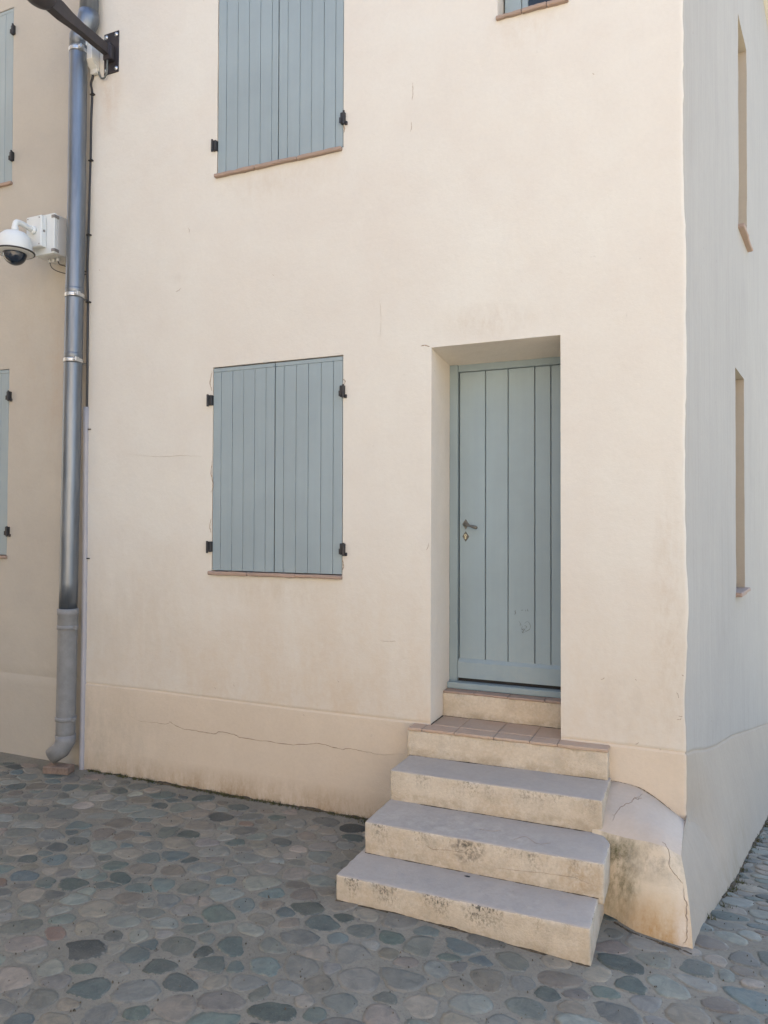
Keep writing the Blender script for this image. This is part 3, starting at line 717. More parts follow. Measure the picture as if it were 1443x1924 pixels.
# chips / debris dark marks lying on treads
def flat_scrap(name, px, py, z, size, mat, parent, seed):
    rnd = random.Random(seed); p = on_z(px, py, z); vs = []; n = 7
    for j in range(n):
        a = 2 * math.pi * j / n; rr = rnd.uniform(0.6, 1.2)
        vs.append((p.x + size[0] * rr * math.cos(a), p.y + size[1] * rr * math.sin(a), z + 0.0025))
    vs.append((p.x, p.y, z + 0.005)); vs2 = [(v[0], v[1], z + 0.0002) for v in vs[:n]]
    fs = [(j, (j + 1) % n, n) for j in range(n)] + [(n + 1 + j, n + 1 + (j + 1) % n, (j + 1) % n, j) for j in range(n)]
    return mesh(name, vs + vs2, fs, mat, parent)
leaf = flat_scrap('dry_leaf', 878, 1647, -0.49, (0.018, 0.006), M['iron'], None, 1)
leaf['label'] = 'dark dry leaf scrap lying on the lowest grey tread'; leaf['category'] = 'leaf'
# cracks in the treads and risers
def z_ribbon(name, px, z, w, parent, mat, seed, wander=0.001):
    pts = [on_z(a, b2, z) for a, b2 in px]
    v, f = ribbon_data(pts, Vector((0, 0, 1)), w, 0.5, 0.0014, seed, 5, wander); return mesh(name, v, f, mat, parent)
z_ribbon('crack', [(965, 1578), (985, 1572), (1000, 1580), (1012, 1586), (1035, 1584)], -0.3295, 0.002, steps, M['crack'], 1)
z_ribbon('crack', [(900, 1558), (925, 1562), (942, 1560)], -0.3295, 0.0018, steps, M['crack'], 2)
def riser_crack(px, y, w, seed):
    pts = [on_y(a, b2, y - 0.0028) for a, b2 in px]; v, f = ribbon_data(pts, NRM_F, w, 0.5, 0.0012, seed, 5, 0.0012); mesh('crack', v, f, M['crack'], steps)
riser_crack([(798, 1585), (815, 1596), (845, 1598), (878, 1602)], -0.738, 0.0025, 3)
riser_crack([(935, 1632), (970, 1636), (1020, 1640), (1080, 1650), (1128, 1668)], -0.738, 0.0016, 4)

# crevice darkness in the step joints, built as soil-coloured strips
def dark_strip(name, pts, r, parent, mat, seed, up=Vector((0, 0, 1)), sub=14):
    rnd = random.Random(seed); P = smooth_path(pts, sub); vs, fs = [], []
    n = 5
    for i, p in enumerate(P):
        t = (P[min(i + 1, len(P) - 1)] - P[max(i - 1, 0)]).normalized(); s = t.cross(up).normalized()
        rr = r * max(0.12, 0.62 + 0.9 * fbm(p.x, p.y, p.z + seed, 7, 3) + rnd.uniform(-0.25, 0.25))
        for j in range(n):
            a = 2 * math.pi * j / n; vs.append(p + s * math.cos(a) * rr + up * math.sin(a) * rr * 0.7)
    for i in range(len(P) - 1):
        for j in range(n):
            a = i * n + j; b2 = i * n + (j + 1) % n; fs.append((a, b2, b2 + n, a + n))
    return mesh(name, vs, fs, mat, parent, smooth=True)
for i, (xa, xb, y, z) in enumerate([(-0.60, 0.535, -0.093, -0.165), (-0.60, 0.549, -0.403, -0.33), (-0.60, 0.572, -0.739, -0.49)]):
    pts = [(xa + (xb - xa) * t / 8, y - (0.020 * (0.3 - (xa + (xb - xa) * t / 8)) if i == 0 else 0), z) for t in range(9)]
    dark_strip('joint_crevice_shade', pts, 0.0040, steps, M['dirt'], 20 + i)
dark_strip('joint_crevice_shade', [(-0.502, 0.0, 0.001), (-0.502, 0.1, 0.001), (-0.502, 0.224, 0.001)], 0.005, steps, M['dirt'], 27)
dark_strip('joint_crevice_shade', [(-0.50, 0.2245, 0.001), (-0.3, 0.2245, 0.001), (0, 0.2245, 0.001), (0.27, 0.2245, 0.001)], 0.005, steps, M['dirt'], 28)

# ------------------------------------------------------------------ corner buttress (part of the house)
def lerp(a, b2, t): return a + (b2 - a) * t
def interp(tab, t):
    n = len(tab) - 1; f = min(n - 1e-6, max(0, t * n)); i = int(f); return lerp(Vector(tab[i]), Vector(tab[i + 1]), f - i)
BACK = [(0.47, 0.01, -0.200), (0.596, 0.01, -0.195), (0.693, 0.01, -0.21), (0.774, 0.01, -0.25), (0.841, 0.01, -0.296), (0.925, 0.0, -0.35)]
TOPF = [(0.50, -0.40, -0.292), (0.612, -0.425, -0.296), (0.70, -0.45, -0.290), (0.775, -0.462, -0.286), (0.845, -0.468, -0.294), (0.9166, -0.450, -0.3328)]
BASE = [(0.50, -0.52, -0.75), (0.635, -0.585, -0.75), (0.725, -0.655, -0.75), (0.80, -0.675, -0.75), (0.888, -0.69, -0.75), (0.972, -0.722, -0.75)]
MIDE = (0.9338, -0.52, -0.4486)
NU, NV1, NV2 = 22, 12, 16
bvs, bfs, bmi = [], [], []
def badd(p): bvs.append(p); return len(bvs) - 1
def bpoint(a, v):
    """v 0..1 back to nosing, 1..2 nosing to ground"""
    if v <= 1:
        p = lerp(interp(BACK, a), interp(TOPF, a), v); p.z += 0.028 * math.sin(v * math.pi) * (1 - 0.4 * a)
        p.z -= 0.02 * sstep(0.8, 1, v)
    else:
        t = v - 1; A = interp(TOPF, a); B = interp(BASE, a); p = lerp(A, B, t); p.z -= 0.02 * (1 - t) ** 3
        p.y -= 0.030 * math.sin(min(1, t * 1.3) * math.pi) * 0.8
        if a > 0.8: p.x += 0.012 * math.sin(t * math.pi) * (a - 0.8) / 0.2
    return p + Vector((0.003 * fbm(p.x, p.y, p.z, 6), -0.004 * fbm(p.x + 4, p.y, p.z, 6), 0.004 * fbm(p.x + 8, p.y, p.z, 6)))
VV = [i / NV1 for i in range(NV1)] + [1 + i / NV2 for i in range(NV2 + 1)]
grid = [[badd(bpoint(i / NU, v)) for v in VV] for i in range(NU + 1)]
for i in range(NU):
    for j in range(len(VV) - 1):
        bfs.append((grid[i][j], grid[i][j + 1], grid[i + 1][j + 1], grid[i + 1][j])); bmi.append(1 if VV[j] < 0.93 else 0)
# right flank: from the nose edge back on to the side wall
NS = 16
edge = [bpoint(1, v) for v in VV]
prev = [grid[NU][j] for j in range(len(VV))]
for s in range(1, NS + 1):
    t = s / NS; cur = []
    for j, e in enumerate(edge):
        zz = e.z
        u = 0.02 + 0.02 * VV[j] if VV[j] <= 1 else 0.04 + 0.38 * (VV[j] - 1) ** 0.6
        wz = zz if zz > 0 else zz
        # invert the plinth warp roughly
        w = wall_pos(u, wz - plinth_z(u))[0] if wz - plinth_z(u) < 0 else wall_pos(u, wz)[0]
        tgt = w - NRM_S * 0.004
        p = lerp(e, tgt, t); p += NRM_S * (0.0025 * fbm(p.x, p.y, p.z, 5)) * math.sin(t * math.pi)
        cur.append(badd(p))
    for j in range(len(VV) - 1):
        bfs.append((prev[j], prev[j + 1], cur[j + 1], cur[j])); bmi.append(2)
    prev = cur
butt = mesh('buttress', bvs, bfs, [M['buttress'], M['cap'], M['side_plinth']], house, smooth=False, mi=bmi)
butt['label'] = 'battered corner buttress stained with moss and ochre, right of the steps'
# sharpen only between the three faces
butt.data.polygons.foreach_set('use_smooth', [True] * len(butt.data.polygons))
bm = bmesh.new(); bm.from_mesh(butt.data)
for e in bm.edges:
    if len(e.link_faces) == 2 and (2 in {f.material_index for f in e.link_faces}) and len({f.material_index for f in e.link_faces}) == 2: e.smooth = False
bm.to_mesh(butt.data); bm.free()
# its cracks
def surf_crack(pts, n, w, seed, mat=None):
    v, f = ribbon_data([Vector(p) for p in pts], n, w, 0.5, 0.002, seed, 5, 0.002); mesh('crack', v, f, mat or M['crack'], house)
from mathutils.bvhtree import BVHTree
btree = BVHTree.FromPolygons(bvs, bfs)
def bcrack(px, w, seed):
    pts, nn = [], Vector((0, 0, 0))
    for a, b2 in px:
        hit = btree.ray_cast(CAM, ray(a, b2).normalized())
        if hit[0] is not None:
            n_ = hit[1] if hit[1].dot(ray(a, b2)) < 0 else -hit[1]
            pts.append(hit[0] + n_ * 0.001); nn += n_
    if len(pts) > 1: surf_crack(pts, nn.normalized(), w, seed)
bcrack([(1216, 1487), (1208, 1492), (1200, 1497), (1193, 1500), (1185, 1508), (1172, 1513), (1162, 1522), (1155, 1532), (1151, 1543)], 0.0032, 1)
bcrack([(1192, 1498), (1198, 1502), (1204, 1499)], 0.004, 5)
bcrack([(1244, 1582), (1252, 1590), (1257, 1603), (1258, 1622), (1263, 1637), (1272, 1648), (1283, 1661)], 0.0026, 2)
bcrack([(1284, 1664), (1287, 1690), (1291, 1715), (1292, 1745), (1290, 1765), (1285, 1775)], 0.0036, 3)
bcrack([(1162, 1600), (1166, 1610), (1164, 1618)], 0.003, 6)
dl = [Vector(p) + Vector((0, -0.012, 0.002)) for p in BACK[1:]] 
dark_strip('joint_crack', [Vector((0.545, -0.006, -0.19))] + dl[:-1] + [Vector((0.915, -0.012, -0.347))], 0.0045, house, M['dirt'], 31)

# ------------------------------------------------------------------ cornice and roof tiles above the side wall (barely inside the frame)
def side_pt(u, out, z): p = Vector((CX, 0, z)) + DN * u + NRM_S * out; return p
bm = bmesh.new()
vsr, fsr = [], []
for kx, (u, o1, za, zb) in enumerate([(0, 0.07, HTOP, HTOP + 0.07)]):
    q = [side_pt(-0.07, -0.2, za), side_pt(6.6, -0.2, za), side_pt(6.6, o1, za), side_pt(-0.07, o1, za)]
    q2 = [p + Vector((0, 0, zb - za)) for p in q]; vsr = q + q2
    fsr = [(0, 1, 2, 3), (7, 6, 5, 4), (0, 4, 5, 1), (1, 5, 6, 2), (2, 6, 7, 3), (3, 7, 4, 0)]
mesh('cornice', vsr, fsr, M['facade'], house)
roof = mesh('roof', [(-3.285, -0.1, HTOP + 0.075), (0.98, -0.1, HTOP + 0.075), tuple(side_pt(6.6, 0.06, HTOP + 0.075)), (-3.285, 6.6, HTOP + 0.075), (-2.0, 1.8, 7.7), (0.0, 1.8, 7.7), (0.4, 4.8, 7.7), (-2.0, 4.8, 7.7)],
     [(0, 1, 5, 4), (1, 2, 6, 5), (2, 3, 7, 6), (3, 0, 4, 7), (4, 5, 6, 7), (3, 2, 1, 0)], M['terracotta'], house)
canal = None
for i in range(30):
    u = 0.1 + i * 0.215
    if canal is None:
        vs_, fs_ = [], []
        for s_, r_ in ((0.0, 0.085), (0.45, 0.07)):
            for j in range(9):
                a = math.pi * j / 8; vs_ += [(math.cos(a) * r_, s_, math.sin(a) * r_ + s_ * 0.35), (math.cos(a) * (r_ - 0.014), s_, math.sin(a) * (r_ - 0.014) + s_ * 0.35)]
        for j in range(8):
            a = 2 * j; b2 = a + 18
            fs_ += [(a, a + 2, b2 + 2, b2), (a + 1, b2 + 1, b2 + 3, a + 3), (a, a + 1, a + 3, a + 2)]
        canal = bpy.data.meshes.new('roof_tile'); canal.from_pydata(vs_, [], fs_); canal.materials.append(M['terracotta'])
    o = bpy.data.objects.new('roof_tile', canal); C.objects.link(o); o.parent = roof
    o.location = side_pt(u, 0.16, HTOP + 0.085); o.rotation_euler = (0, 0, math.atan2(DN.y, DN.x))

# ------------------------------------------------------------------ neighbouring house on the left
NY = 0.045
nb = empty('neighbour_house', (-5, NY, 0), 'beige plastered house beyond the downpipe at the left edge', 'house')
ops = [(-5.06, -4.165, 4.01, 5.46), (-5.06, -4.172, 0.95, 2.475)]
xs_ = stops(-7.5, -3.20, 0.07, [o[i] for o in ops for i in (0, 1)]); zs_ = stops(-0.8, -0.01, 0.07, []) + [0.0, 0.012] + stops(0.03, 7.2, 0.07, [o[i] for o in ops for i in (2, 3)])
vs, fs = [], []
for x in xs_:
    for z in zs_:
        y = NY - 0.006 * fbm(x, 0, z, 0.8, 2) - 0.0018 * fbm(x, 2, z, 5, 2) + (0.004 if -0.005 < z < 0.015 else 0)
        vs.append((x, y, z))
nz_ = len(zs_)
for i in range(len(xs_) - 1):
    for j in range(nz_ - 1):
        xc = (xs_[i] + xs_[i + 1]) / 2; zc = (zs_[j] + zs_[j + 1]) / 2
        if any(o[0] < xc < o[1] and o[2] < zc < o[3] for o in ops): continue
        fs.append((i * nz_ + j, (i + 1) * nz_ + j, (i + 1) * nz_ + j + 1, i * nz_ + j + 1))
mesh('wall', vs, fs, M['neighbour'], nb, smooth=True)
for o in ops:
    bm = bmesh.new(); a, b2, z0, z1 = o
    for lo, hi in (((a - 0.03, NY - 0.001, z0 - 0.03), (a, NY + 0.1, z1 + 0.03)), ((b2, NY + 0.008, z0), (b2 + 0.03, NY + 0.1, z1)), ((a, NY + 0.008, z1), (b2, NY + 0.1, z1 + 0.03)), ((a, NY + 0.008, z0 - 0.03), (b2, NY + 0.1, z0))): add_box(bm, lo, hi)
    from_bm('reveal', bm, M['neighbour'], nb)
    n = 10; xs2 = [a + 0.003 + (b2 - a - 0.006) * i / n for i in range(n + 1)]
    shutter_leaf(nb, xs2[:6], z0 + 0.008, z1 - 0.006, NY + 0.004, None); shutter_leaf(nb, xs2[5:], z0 + 0.008, z1 - 0.006, NY + 0.004, None)
    sill(nb, [a - 0.02, (a + b2) / 2, b2 + 0.01], z0 + 0.001, y0=NY - 0.024, y1=NY + 0.1, seed=9)
for z in (5.26, 4.215, 2.25, 1.15): hinge(nb, -4.158, z, 1, NY)

mesh('rear_wall', [(-7.5, NY + 0.01, -0.9), (-7.5, 5.0, -0.9), (-3.33, 5.0, -0.9), (-3.33, NY + 0.01, -0.9), (-7.5, NY + 0.01, 7.19), (-7.5, 5.0, 7.19), (-3.33, 5.0, 7.19), (-3.33, NY + 0.01, 7.19)],
     [(0, 1, 5, 4), (1, 2, 6, 5), (2, 3, 7, 6), (4, 5, 6, 7)], M['neighbour'], nb)

# ------------------------------------------------------------------ downpipe
PX = lambda z: -3.351 + 0.0137 * z if z < 3.9 else -3.302 + 0.005 * (z - 3.9)
PYY = -0.105; PR = 0.0655
dp = empty('downpipe', (PX(-0.6), PYY, -0.64), 'galvanised round downpipe between the two houses, grey cast foot', 'drainpipe')
pp = lambda z: Vector((PX(z), PYY, z))
tube('pipe', [pp(0.575 + i * 0.2) for i in range(22)] + [pp(4.83)], PR, M['zinc'], dp, 32)
def elbow(name, pts, r, n=28): return tube(name, pts, r, M['zinc'], dp, n)
e0 = pp(4.80)
elbow('elbow', [e0, e0 + Vector((0, 0, 0.075)), e0 + Vector((0.055, 0.012, 0.150)), e0 + Vector((0.082, 0.016, 0.215)), e0 + Vector((0.085, 0.016, 0.26))], [PR * 1.04, PR * 1.06, PR * 1.16, PR * 1.18, PR * 1.12], 28)
tube('upper_pipe', [e0 + Vector((0.085, 0.016, 0.24)), e0 + Vector((0.085, 0.016, 2.2))], PR * 1.03, M['zinc'], dp, 28)
for z in (4.775, 2.925, 2.435):      # joint + clamp
    tube('pipe_joint', [pp(z + 0.055), pp(z + 0.05), pp(z - 0.02)], [PR * 1.012, PR * 1.025, PR * 1.025], M['zinc'], dp, 32)
    c = part_empty('clamp', tuple(pp(z)), dp)
    tube('band', [pp(z - 0.014), pp(z - 0.012), pp(z - 0.004), pp(z), pp(z + 0.004), pp(z + 0.012), pp(z + 0.014)], [PR * 1.03, PR * 1.07, PR * 1.07, PR * 1.045, PR * 1.07, PR * 1.07, PR * 1.03], M['bolt'], c, 32)
    p = pp(z); box('lug', (p.x + PR * 0.78, p.y - 0.055, z - 0.017), (p.x + PR * 0.78 + 0.032, p.y - 0.020, z + 0.017), M['bolt'], c, 0.003)
    tube('screw', [(p.x + PR + 0.0, p.y - 0.062, z), (p.x + PR, p.y - 0.010, z)], 0.0065, M['bolt'], c, 8)
    tube('wall_stud', [(p.x, p.y + PR * 0.9, z), (p.x, 0.05, z)], 0.006, M['bolt'], c, 8)
tube('cast_pipe', [pp(0.58), pp(0.575), pp(0.535), pp(0.53), pp(0.46), pp(0.45), pp(0.0), pp(-0.33), pp(-0.39)], [PR * 1.0, PR * 1.16, PR * 1.16, PR * 1.10, PR * 1.10, PR * 1.06, PR * 1.06, PR * 1.06, PR * 1.0], M['cast'], dp, 28)
for z in (0.44, -0.24):
    c = part_empty('clamp', tuple(pp(z)), dp)
    tube('band', [pp(z - 0.016), pp(z - 0.014), pp(z + 0.014), pp(z + 0.016)], [PR * 1.06, PR * 1.15, PR * 1.15, PR * 1.06], M['cast'], c, 28)
    p = pp(z); box('lug', (p.x + PR * 0.9, p.y - 0.02, z - 0.014), (p.x + PR * 0.9 + 0.04, p.y + 0.005, z + 0.014), M['cast'], c, 0.003)
q = pp(-0.36)
tube('shoe', [q, q + Vector((0, 0, -0.05)), q + Vector((-0.02, -0.02, -0.11)), q + Vector((-0.08, -0.06, -0.16))], [PR * 1.12, PR * 1.1, PR * 1.0, PR * 0.9], M['cast'], dp, 24)
bk = box('loose_brick', (0, 0, 0), (0.20, 0.10, 0.055), M['brick'], None, 0.006)
bk.location = (-3.46, -0.22, gz(-3.4, -0.2)); bk.rotation_euler = (0, 0, 0.25); bk['label'] = 'old brick lying on the ground beneath the downpipe foot'; bk['category'] = 'brick'

# ------------------------------------------------------------------ cable with clips, trunking
cb = empty('power_cable', (-3.27, -0.01, 2.1), 'black cable clipped down the wall beside the downpipe', 'cable')
cpx = [(174, 136), (174, 145), (171, 158), (173, 178), (171, 230), (170, 302), (168, 372), (166, 442), (164, 505), (165, 568), (164, 660), (163, 775)]
tube('cable', smooth_path([tuple(on_y(a, b2, -0.010 - 0.004 * math.sin(i * 2.0))) for i, (a, b2) in enumerate(cpx)], 5), 0.0088, M['cable'], cb, 8)
for a, b2 in ((173, 178), (170, 302), (166, 442), (165, 568)):
    p = on_y(a, b2, -0.01); c = part_empty('clip', tuple(p), cb)
    bm = bmesh.new(); add_box(bm, (p.x - 0.013, -0.023, p.z - 0.005), (p.x + 0.024, 0.004, p.z + 0.005), 0.002)
    v, f = tube_data([(p.x + 0.02, -0.030, p.z), (p.x + 0.02, -0.018, p.z)], 0.006, 8); bv = [bm.verts.new(q) for q in v]
    for qf in f: bm.faces.new([bv[i] for i in qf])
    from_bm('saddle', bm, M['iron'], c)
tk = empty('cable_trunking', (-3.28, -0.02, -0.64), 'grey plastic half-round trunking covering the cable down to the ground', 'cable cover')
vs, fs = [], []
zt = [2.10 - i * 0.2 for i in range(14)] + [-0.66]
for z in zt:
    xc = -3.281 - 0.004 * (2.1 - z) * 0.6 + 0.003 * math.sin(z * 2.3)
    for j in range(9):
        a = math.pi * j / 8; vs.append((xc - math.cos(a) * 0.0215, 0.004 - math.sin(a) ** 0.6 * 0.030, z))
for i in range(len(zt) - 1):
    for j in range(8): a = i * 9 + j; fs.append((a, a + 9, a + 10, a + 1))
fs.append(tuple(range(9)))
mesh('cover', vs, fs, M['trunking'], tk, smooth=True)
for z in (1.93, 0.95):
    box('fixing', (-3.262, -0.012, z - 0.004), (-3.240, 0.003, z + 0.004), M['iron'], tk, 0.001)

# ------------------------------------------------------------------ junction box
jb = empty('junction_box', (-3.25, -0.04, 4.7), 'white plastic cable box tucked between downpipe and black lamp plate', 'box')
box('cover', (-3.262, -0.085, 4.715), (-3.185, -0.004, 4.90), M['white_plastic'], jb, 0.004)
box('cap', (-3.275, -0.100, 4.815), (-3.225, -0.0855, 4.895), M['white_plastic'], jb, 0.003)
v = [(-3.262, -0.085, 4.714), (-3.185, -0.085, 4.714), (-3.185, -0.006, 4.714), (-3.262, -0.006, 4.714), (-3.245, -0.02, 4.66), (-3.185, -0.02, 4.66), (-3.185, -0.006, 4.66), (-3.245, -0.006, 4.66)]
mesh('sloped_base', v, [(0, 1, 2, 3), (7, 6, 5, 4), (0, 4, 5, 1), (1, 5, 6, 2), (2, 6, 7, 3), (3, 7, 4, 0)], M['white_plastic'], jb)
box('connector', (-3.252, -0.032, 4.635), (-3.190, -0.005, 4.70), M['white_plastic'], jb, 0.003)

# ------------------------------------------------------------------ street lamp on its wall plate
lp = empty('street_lamp', (-3.07, 0, 4.77), 'black wall-mounted street lamp arm with square plate, reaching out at top left', 'street lamp')
box('mounting_plate', (-3.139, -0.009, 4.612), (-2.998, 0.004, 4.925), M['lamp_paint'], lp, 0.002)
for x in (-3.118, -3.020):
    for z in (4.640, 4.897):
        bo = lathe('bolt', [(0.0005, 0.0), (0.0165, 0.0), (0.0165, 0.003), (0.0085, 0.0035), (0.0085, 0.009), (0.0005, 0.0095)], (x, -0.009, z), M['bolt'], lp, 14, 'y')
# arm: box section, rising a little towards its root bracket, thickened near the head
def section(c, w, h): return [(c[0] - w, c[1], c[2] - h), (c[0] + w, c[1], c[2] - h), (c[0] + w, c[1], c[2] + h), (c[0] - w, c[1], c[2] + h)]
AX = -3.075
secs = [((AX, -0.009, 4.755), 0.034, 0.062), ((AX, -0.05, 4.76), 0.033, 0.060), ((AX, -0.055, 4.768), 0.024, 0.036), ((AX, -0.30, 4.772), 0.025, 0.035), ((AX, -0.40, 4.776), 0.028, 0.042), ((AX, -0.48, 4.782), 0.032, 0.052), ((AX, -0.62, 4.79), 0.034, 0.050), ((AX, -0.75, 4.80), 0.036, 0.045)]
vs, fs = [], []
for c, w, h in secs: vs += section(c, w, h)
for i in range(len(secs) - 1):
    for j in range(4): a = i * 4 + j; b2 = i * 4 + (j + 1) % 4; fs.append((a, b2, b2 + 4, a + 4))
fs += [(3, 2, 1, 0), tuple(range(len(vs) - 4, len(vs)))]
mesh('arm', vs, fs, M['lamp_paint'], lp)
box('bracket', (AX - 0.028, -0.052, 4.695), (AX + 0.045, -0.0095, 4.80), M['lamp_paint'], lp, 0.004)
# head: flattened rounded housing with a shallow bowl below
hv, hf = [], []; n = 24; Cc = Vector((AX - 0.005, -0.672, 4.785))
for i in range(13):
    ph = -math.pi / 2 + math.pi * i / 12
    for j in range(n):
        a = 2 * math.pi * j / n; hv.append(Cc + Vector((math.cos(a) * math.cos(ph) * 0.085, math.sin(a) * math.cos(ph) * 0.13, math.sin(ph) * (0.10 if ph > 0 else 0.082))))
for i in range(12):
    for j in range(n): a = i * n + j; b2 = i * n + (j + 1) % n; hf.append((a, b2, b2 + n, a + n))
mesh('lamp_head', hv, hf, M['lamp_paint'], lp, smooth=True)
bpts = [(AX, -0.04, 4.70), (AX + 0.002, -0.045, 4.64), (AX - 0.006, -0.04, 4.60), (AX - 0.035, -0.03, 4.578), (AX - 0.075, -0.02, 4.588), (AX - 0.098, -0.016, 4.615), (AX - 0.105, -0.018, 4.645)]
tube('supply_cable', smooth_path(bpts, 5), 0.0065, M['grey_cable'], lp, 8)

# ------------------------------------------------------------------ dome security camera and its enclosure
sc_ = empty('security_camera', (-3.56, 0, 3.4), 'white dome security camera on a grey enclosure left of the downpipe', 'security camera')
bx0, bx1, by, bz0, bz1 = -3.660, -3.460, -0.165, 3.255, 3.555
box('enclosure', (bx0, by + 0.034, bz0), (bx1, 0.05, bz1), M['enclosure'], sc_, 0.004)
lid = box('enclosure_lid', (bx0 - 0.002, by, bz0 - 0.002), (bx1 + 0.002, by + 0.031, bz1 + 0.002), M['camera_white'], sc_, 0.004)
for z in (bz0 + 0.022, bz1 - 0.022):
    box('latch', (bx1 - 0.028, by - 0.004, z - 0.012), (bx1 + 0.006, by + 0.045, z + 0.012), M['latch'], sc_, 0.003)
bm = bmesh.new(); add_box(bm, (bx0 - 0.030, by - 0.052, 3.300), (bx0 + 0.125, by - 0.002, 3.535), 0.005)
from_bm('mount_plate', bm, M['camera_white'], sc_)
for x in (bx0 - 0.012, bx0 + 0.105):
    for z in (3.318, 3.518): lathe('screw', [(0.0005, 0), (0.0055, 0), (0.0055, 0.002), (0.0005, 0.0022)], (x, by - 0.052, z), M['latch'], sc_, 8, 'y')
lathe('plug', [(0.0005, 0), (0.010, 0), (0.010, 0.003), (0.0005, 0.003)], (0, 0, 0), M['latch'], sc_, 10).matrix_local = Matrix.Translation(Vector((bx0 + 0.126, by - 0.027, 3.42)) - Vector((-3.56, 0, 3.4))) @ Matrix.Rotation(math.pi / 2, 4, 'Y')
hx = bx0 + 0.050; ay = by - 0.052
lathe('flange', [(0.031, 0), (0.031, 0.018), (0.024, 0.022)], (hx, ay, 3.425), M['camera_white'], sc_, 20, 'y')
cy_ = ay - 0.165
armp = smooth_path([(hx, ay, 3.425), (hx, ay - 0.06, 3.43), (hx, cy_ + 0.055, 3.435), (hx, cy_ + 0.015, 3.430), (hx, cy_, 3.405), (hx, cy_, 3.37), (hx, cy_, 3.35)], 5)
tube('arm', armp, 0.0205, M['camera_white'], sc_, 20)
lathe('collar', [(0.0245, 0), (0.0245, 0.04), (0.021, 0.045)], (hx, cy_, 3.348), M['camera_white'], sc_, 24)
lathe('housing', [(0.118, -0.150), (0.121, -0.145), (0.118, -0.10), (0.112, -0.062), (0.100, -0.030), (0.078, -0.008), (0.05, -0.001), (0.024, 0.0)], (hx, cy_, 3.350), M['camera_white'], sc_, 40)
lathe('trim_ring', [(0.080, -0.008), (0.118, -0.006), (0.134, 0.0), (0.136, 0.006), (0.120, 0.010)], (hx, cy_, 3.200), M['enclosure'], sc_, 40)
lathe('ring_gasket', [(0.1345, -0.003), (0.138, -0.001), (0.138, 0.006), (0.130, 0.008)], (hx, cy_, 3.2005), M['iron'], sc_, 40)
dm = [(0.082 * math.sin(t * math.pi / 2 / 10), -0.088 + 0.088 * (1 - math.cos(t * math.pi / 2 / 10))) for t in range(1, 11)]
lathe('dome', dm, (hx, cy_, 3.196), M['dome'], sc_, 36)
for i, x in enumerate((bx0 + 0.06, bx0 + 0.10, bx0 + 0.145)):
    lathe('cable_gland', [(0.011, -0.030), (0.014, -0.026), (0.014, -0.012), (0.010, -0.010), (0.010, 0.0)], (x, by + 0.09, bz0), M['enclosure'], sc_, 10)
tube('lead', smooth_path([(bx0 + 0.06, by + 0.09, bz0 - 0.025), (bx0 + 0.075, by + 0.10, bz0 - 0.07), (bx0 + 0.13, by + 0.13, bz0 - 0.10), (bx0 + 0.22, by + 0.19, bz0 - 0.115), (bx0 + 0.36, by + 0.20, bz0 - 0.12)], 5), 0.0035, M['cable'], sc_, 6)
tube('lead', smooth_path([(bx0 + 0.145, by + 0.09, bz0 - 0.025), (bx0 + 0.15, by + 0.10, bz0 - 0.05), (bx0 + 0.18, by + 0.13, bz0 - 0.06), (bx0 + 0.21, by + 0.17, bz0 - 0.08), (bx0 + 0.34, by + 0.2, bz0 - 0.10)], 5), 0.0045, M['cable'], sc_, 6)

# ------------------------------------------------------------------ ground sheet and river stones
def axis(a, b2, fine_a, fine_b, fs_, cs_):
    out = [a]; x = a
    while x < b2 - 1e-6:
        st = fs_ if fine_a <= x < fine_b else min(cs_, fs_ + 0.35 * min(abs(x - fine_a), abs(x - fine_b)))
        x = min(b2, x + max(fs_, st)); out.append(x)
    return out
gx = axis(-150, 150, -5, 4, 0.07, 30); gy = axis(-150, 150, -4.5, 3, 0.07, 30)
gv = [(x, y, gz(x, y) + (0.004 * fbm(x, y, 0, 1.2, 2) + 0.002 * fbm(x, y, 3, 9, 2) if -6 < x < 5 and -5 < y < 4 else 0)) for x in gx for y in gy]
ny_ = len(gy)
gf = [(i * ny_ + j, (i + 1) * ny_ + j, (i + 1) * ny_ + j + 1, i * ny_ + j + 1) for i in range(len(gx) - 1) for j in range(ny_ - 1)]
ground = mesh('cobbled_ground', gv, gf, M['mortar'], None, smooth=True); ground['kind'] = 'structure'
def gzn(x, y): return gz(x, y) + 0.004 * fbm(x, y, 0, 1.2, 2)

EL = 1.22
XA, XB, YA, YB = -6.0, 4.2, -4.6, 3.4
def make_points():
    cell = 0.05; pts = []; grid_ = {}
    W = (XB - XA) / EL; H = YB - YA
    for lvl, (rmin, tries) in enumerate(((0.124, 2300), (0.098, 9000), (0.078, 16000), (0.060, 16000))):
        cand = rng.random((tries, 2)) * (W, H)
        for x, y in cand:
            gx_, gy_ = int(x / 0.14), int(y / 0.14); ok = True
            for a in (gx_ - 1, gx_, gx_ + 1):
                for b2 in (gy_ - 1, gy_, gy_ + 1):
                    for (px_, py_, r_) in grid_.get((a, b2), ()):
                        if (px_ - x) ** 2 + (py_ - y) ** 2 < ((rmin + r_) / 2) ** 2: ok = False; break
                    if not ok: break
                if not ok: break
            if ok: grid_.setdefault((gx_, gy_), []).append((x, y, rmin)); pts.append((x, y, rmin))
    return pts
PTS = make_points()
P = np.array([(a, b2) for a, b2, _ in PTS]); Rr = np.array([c for _, _, c in PTS])
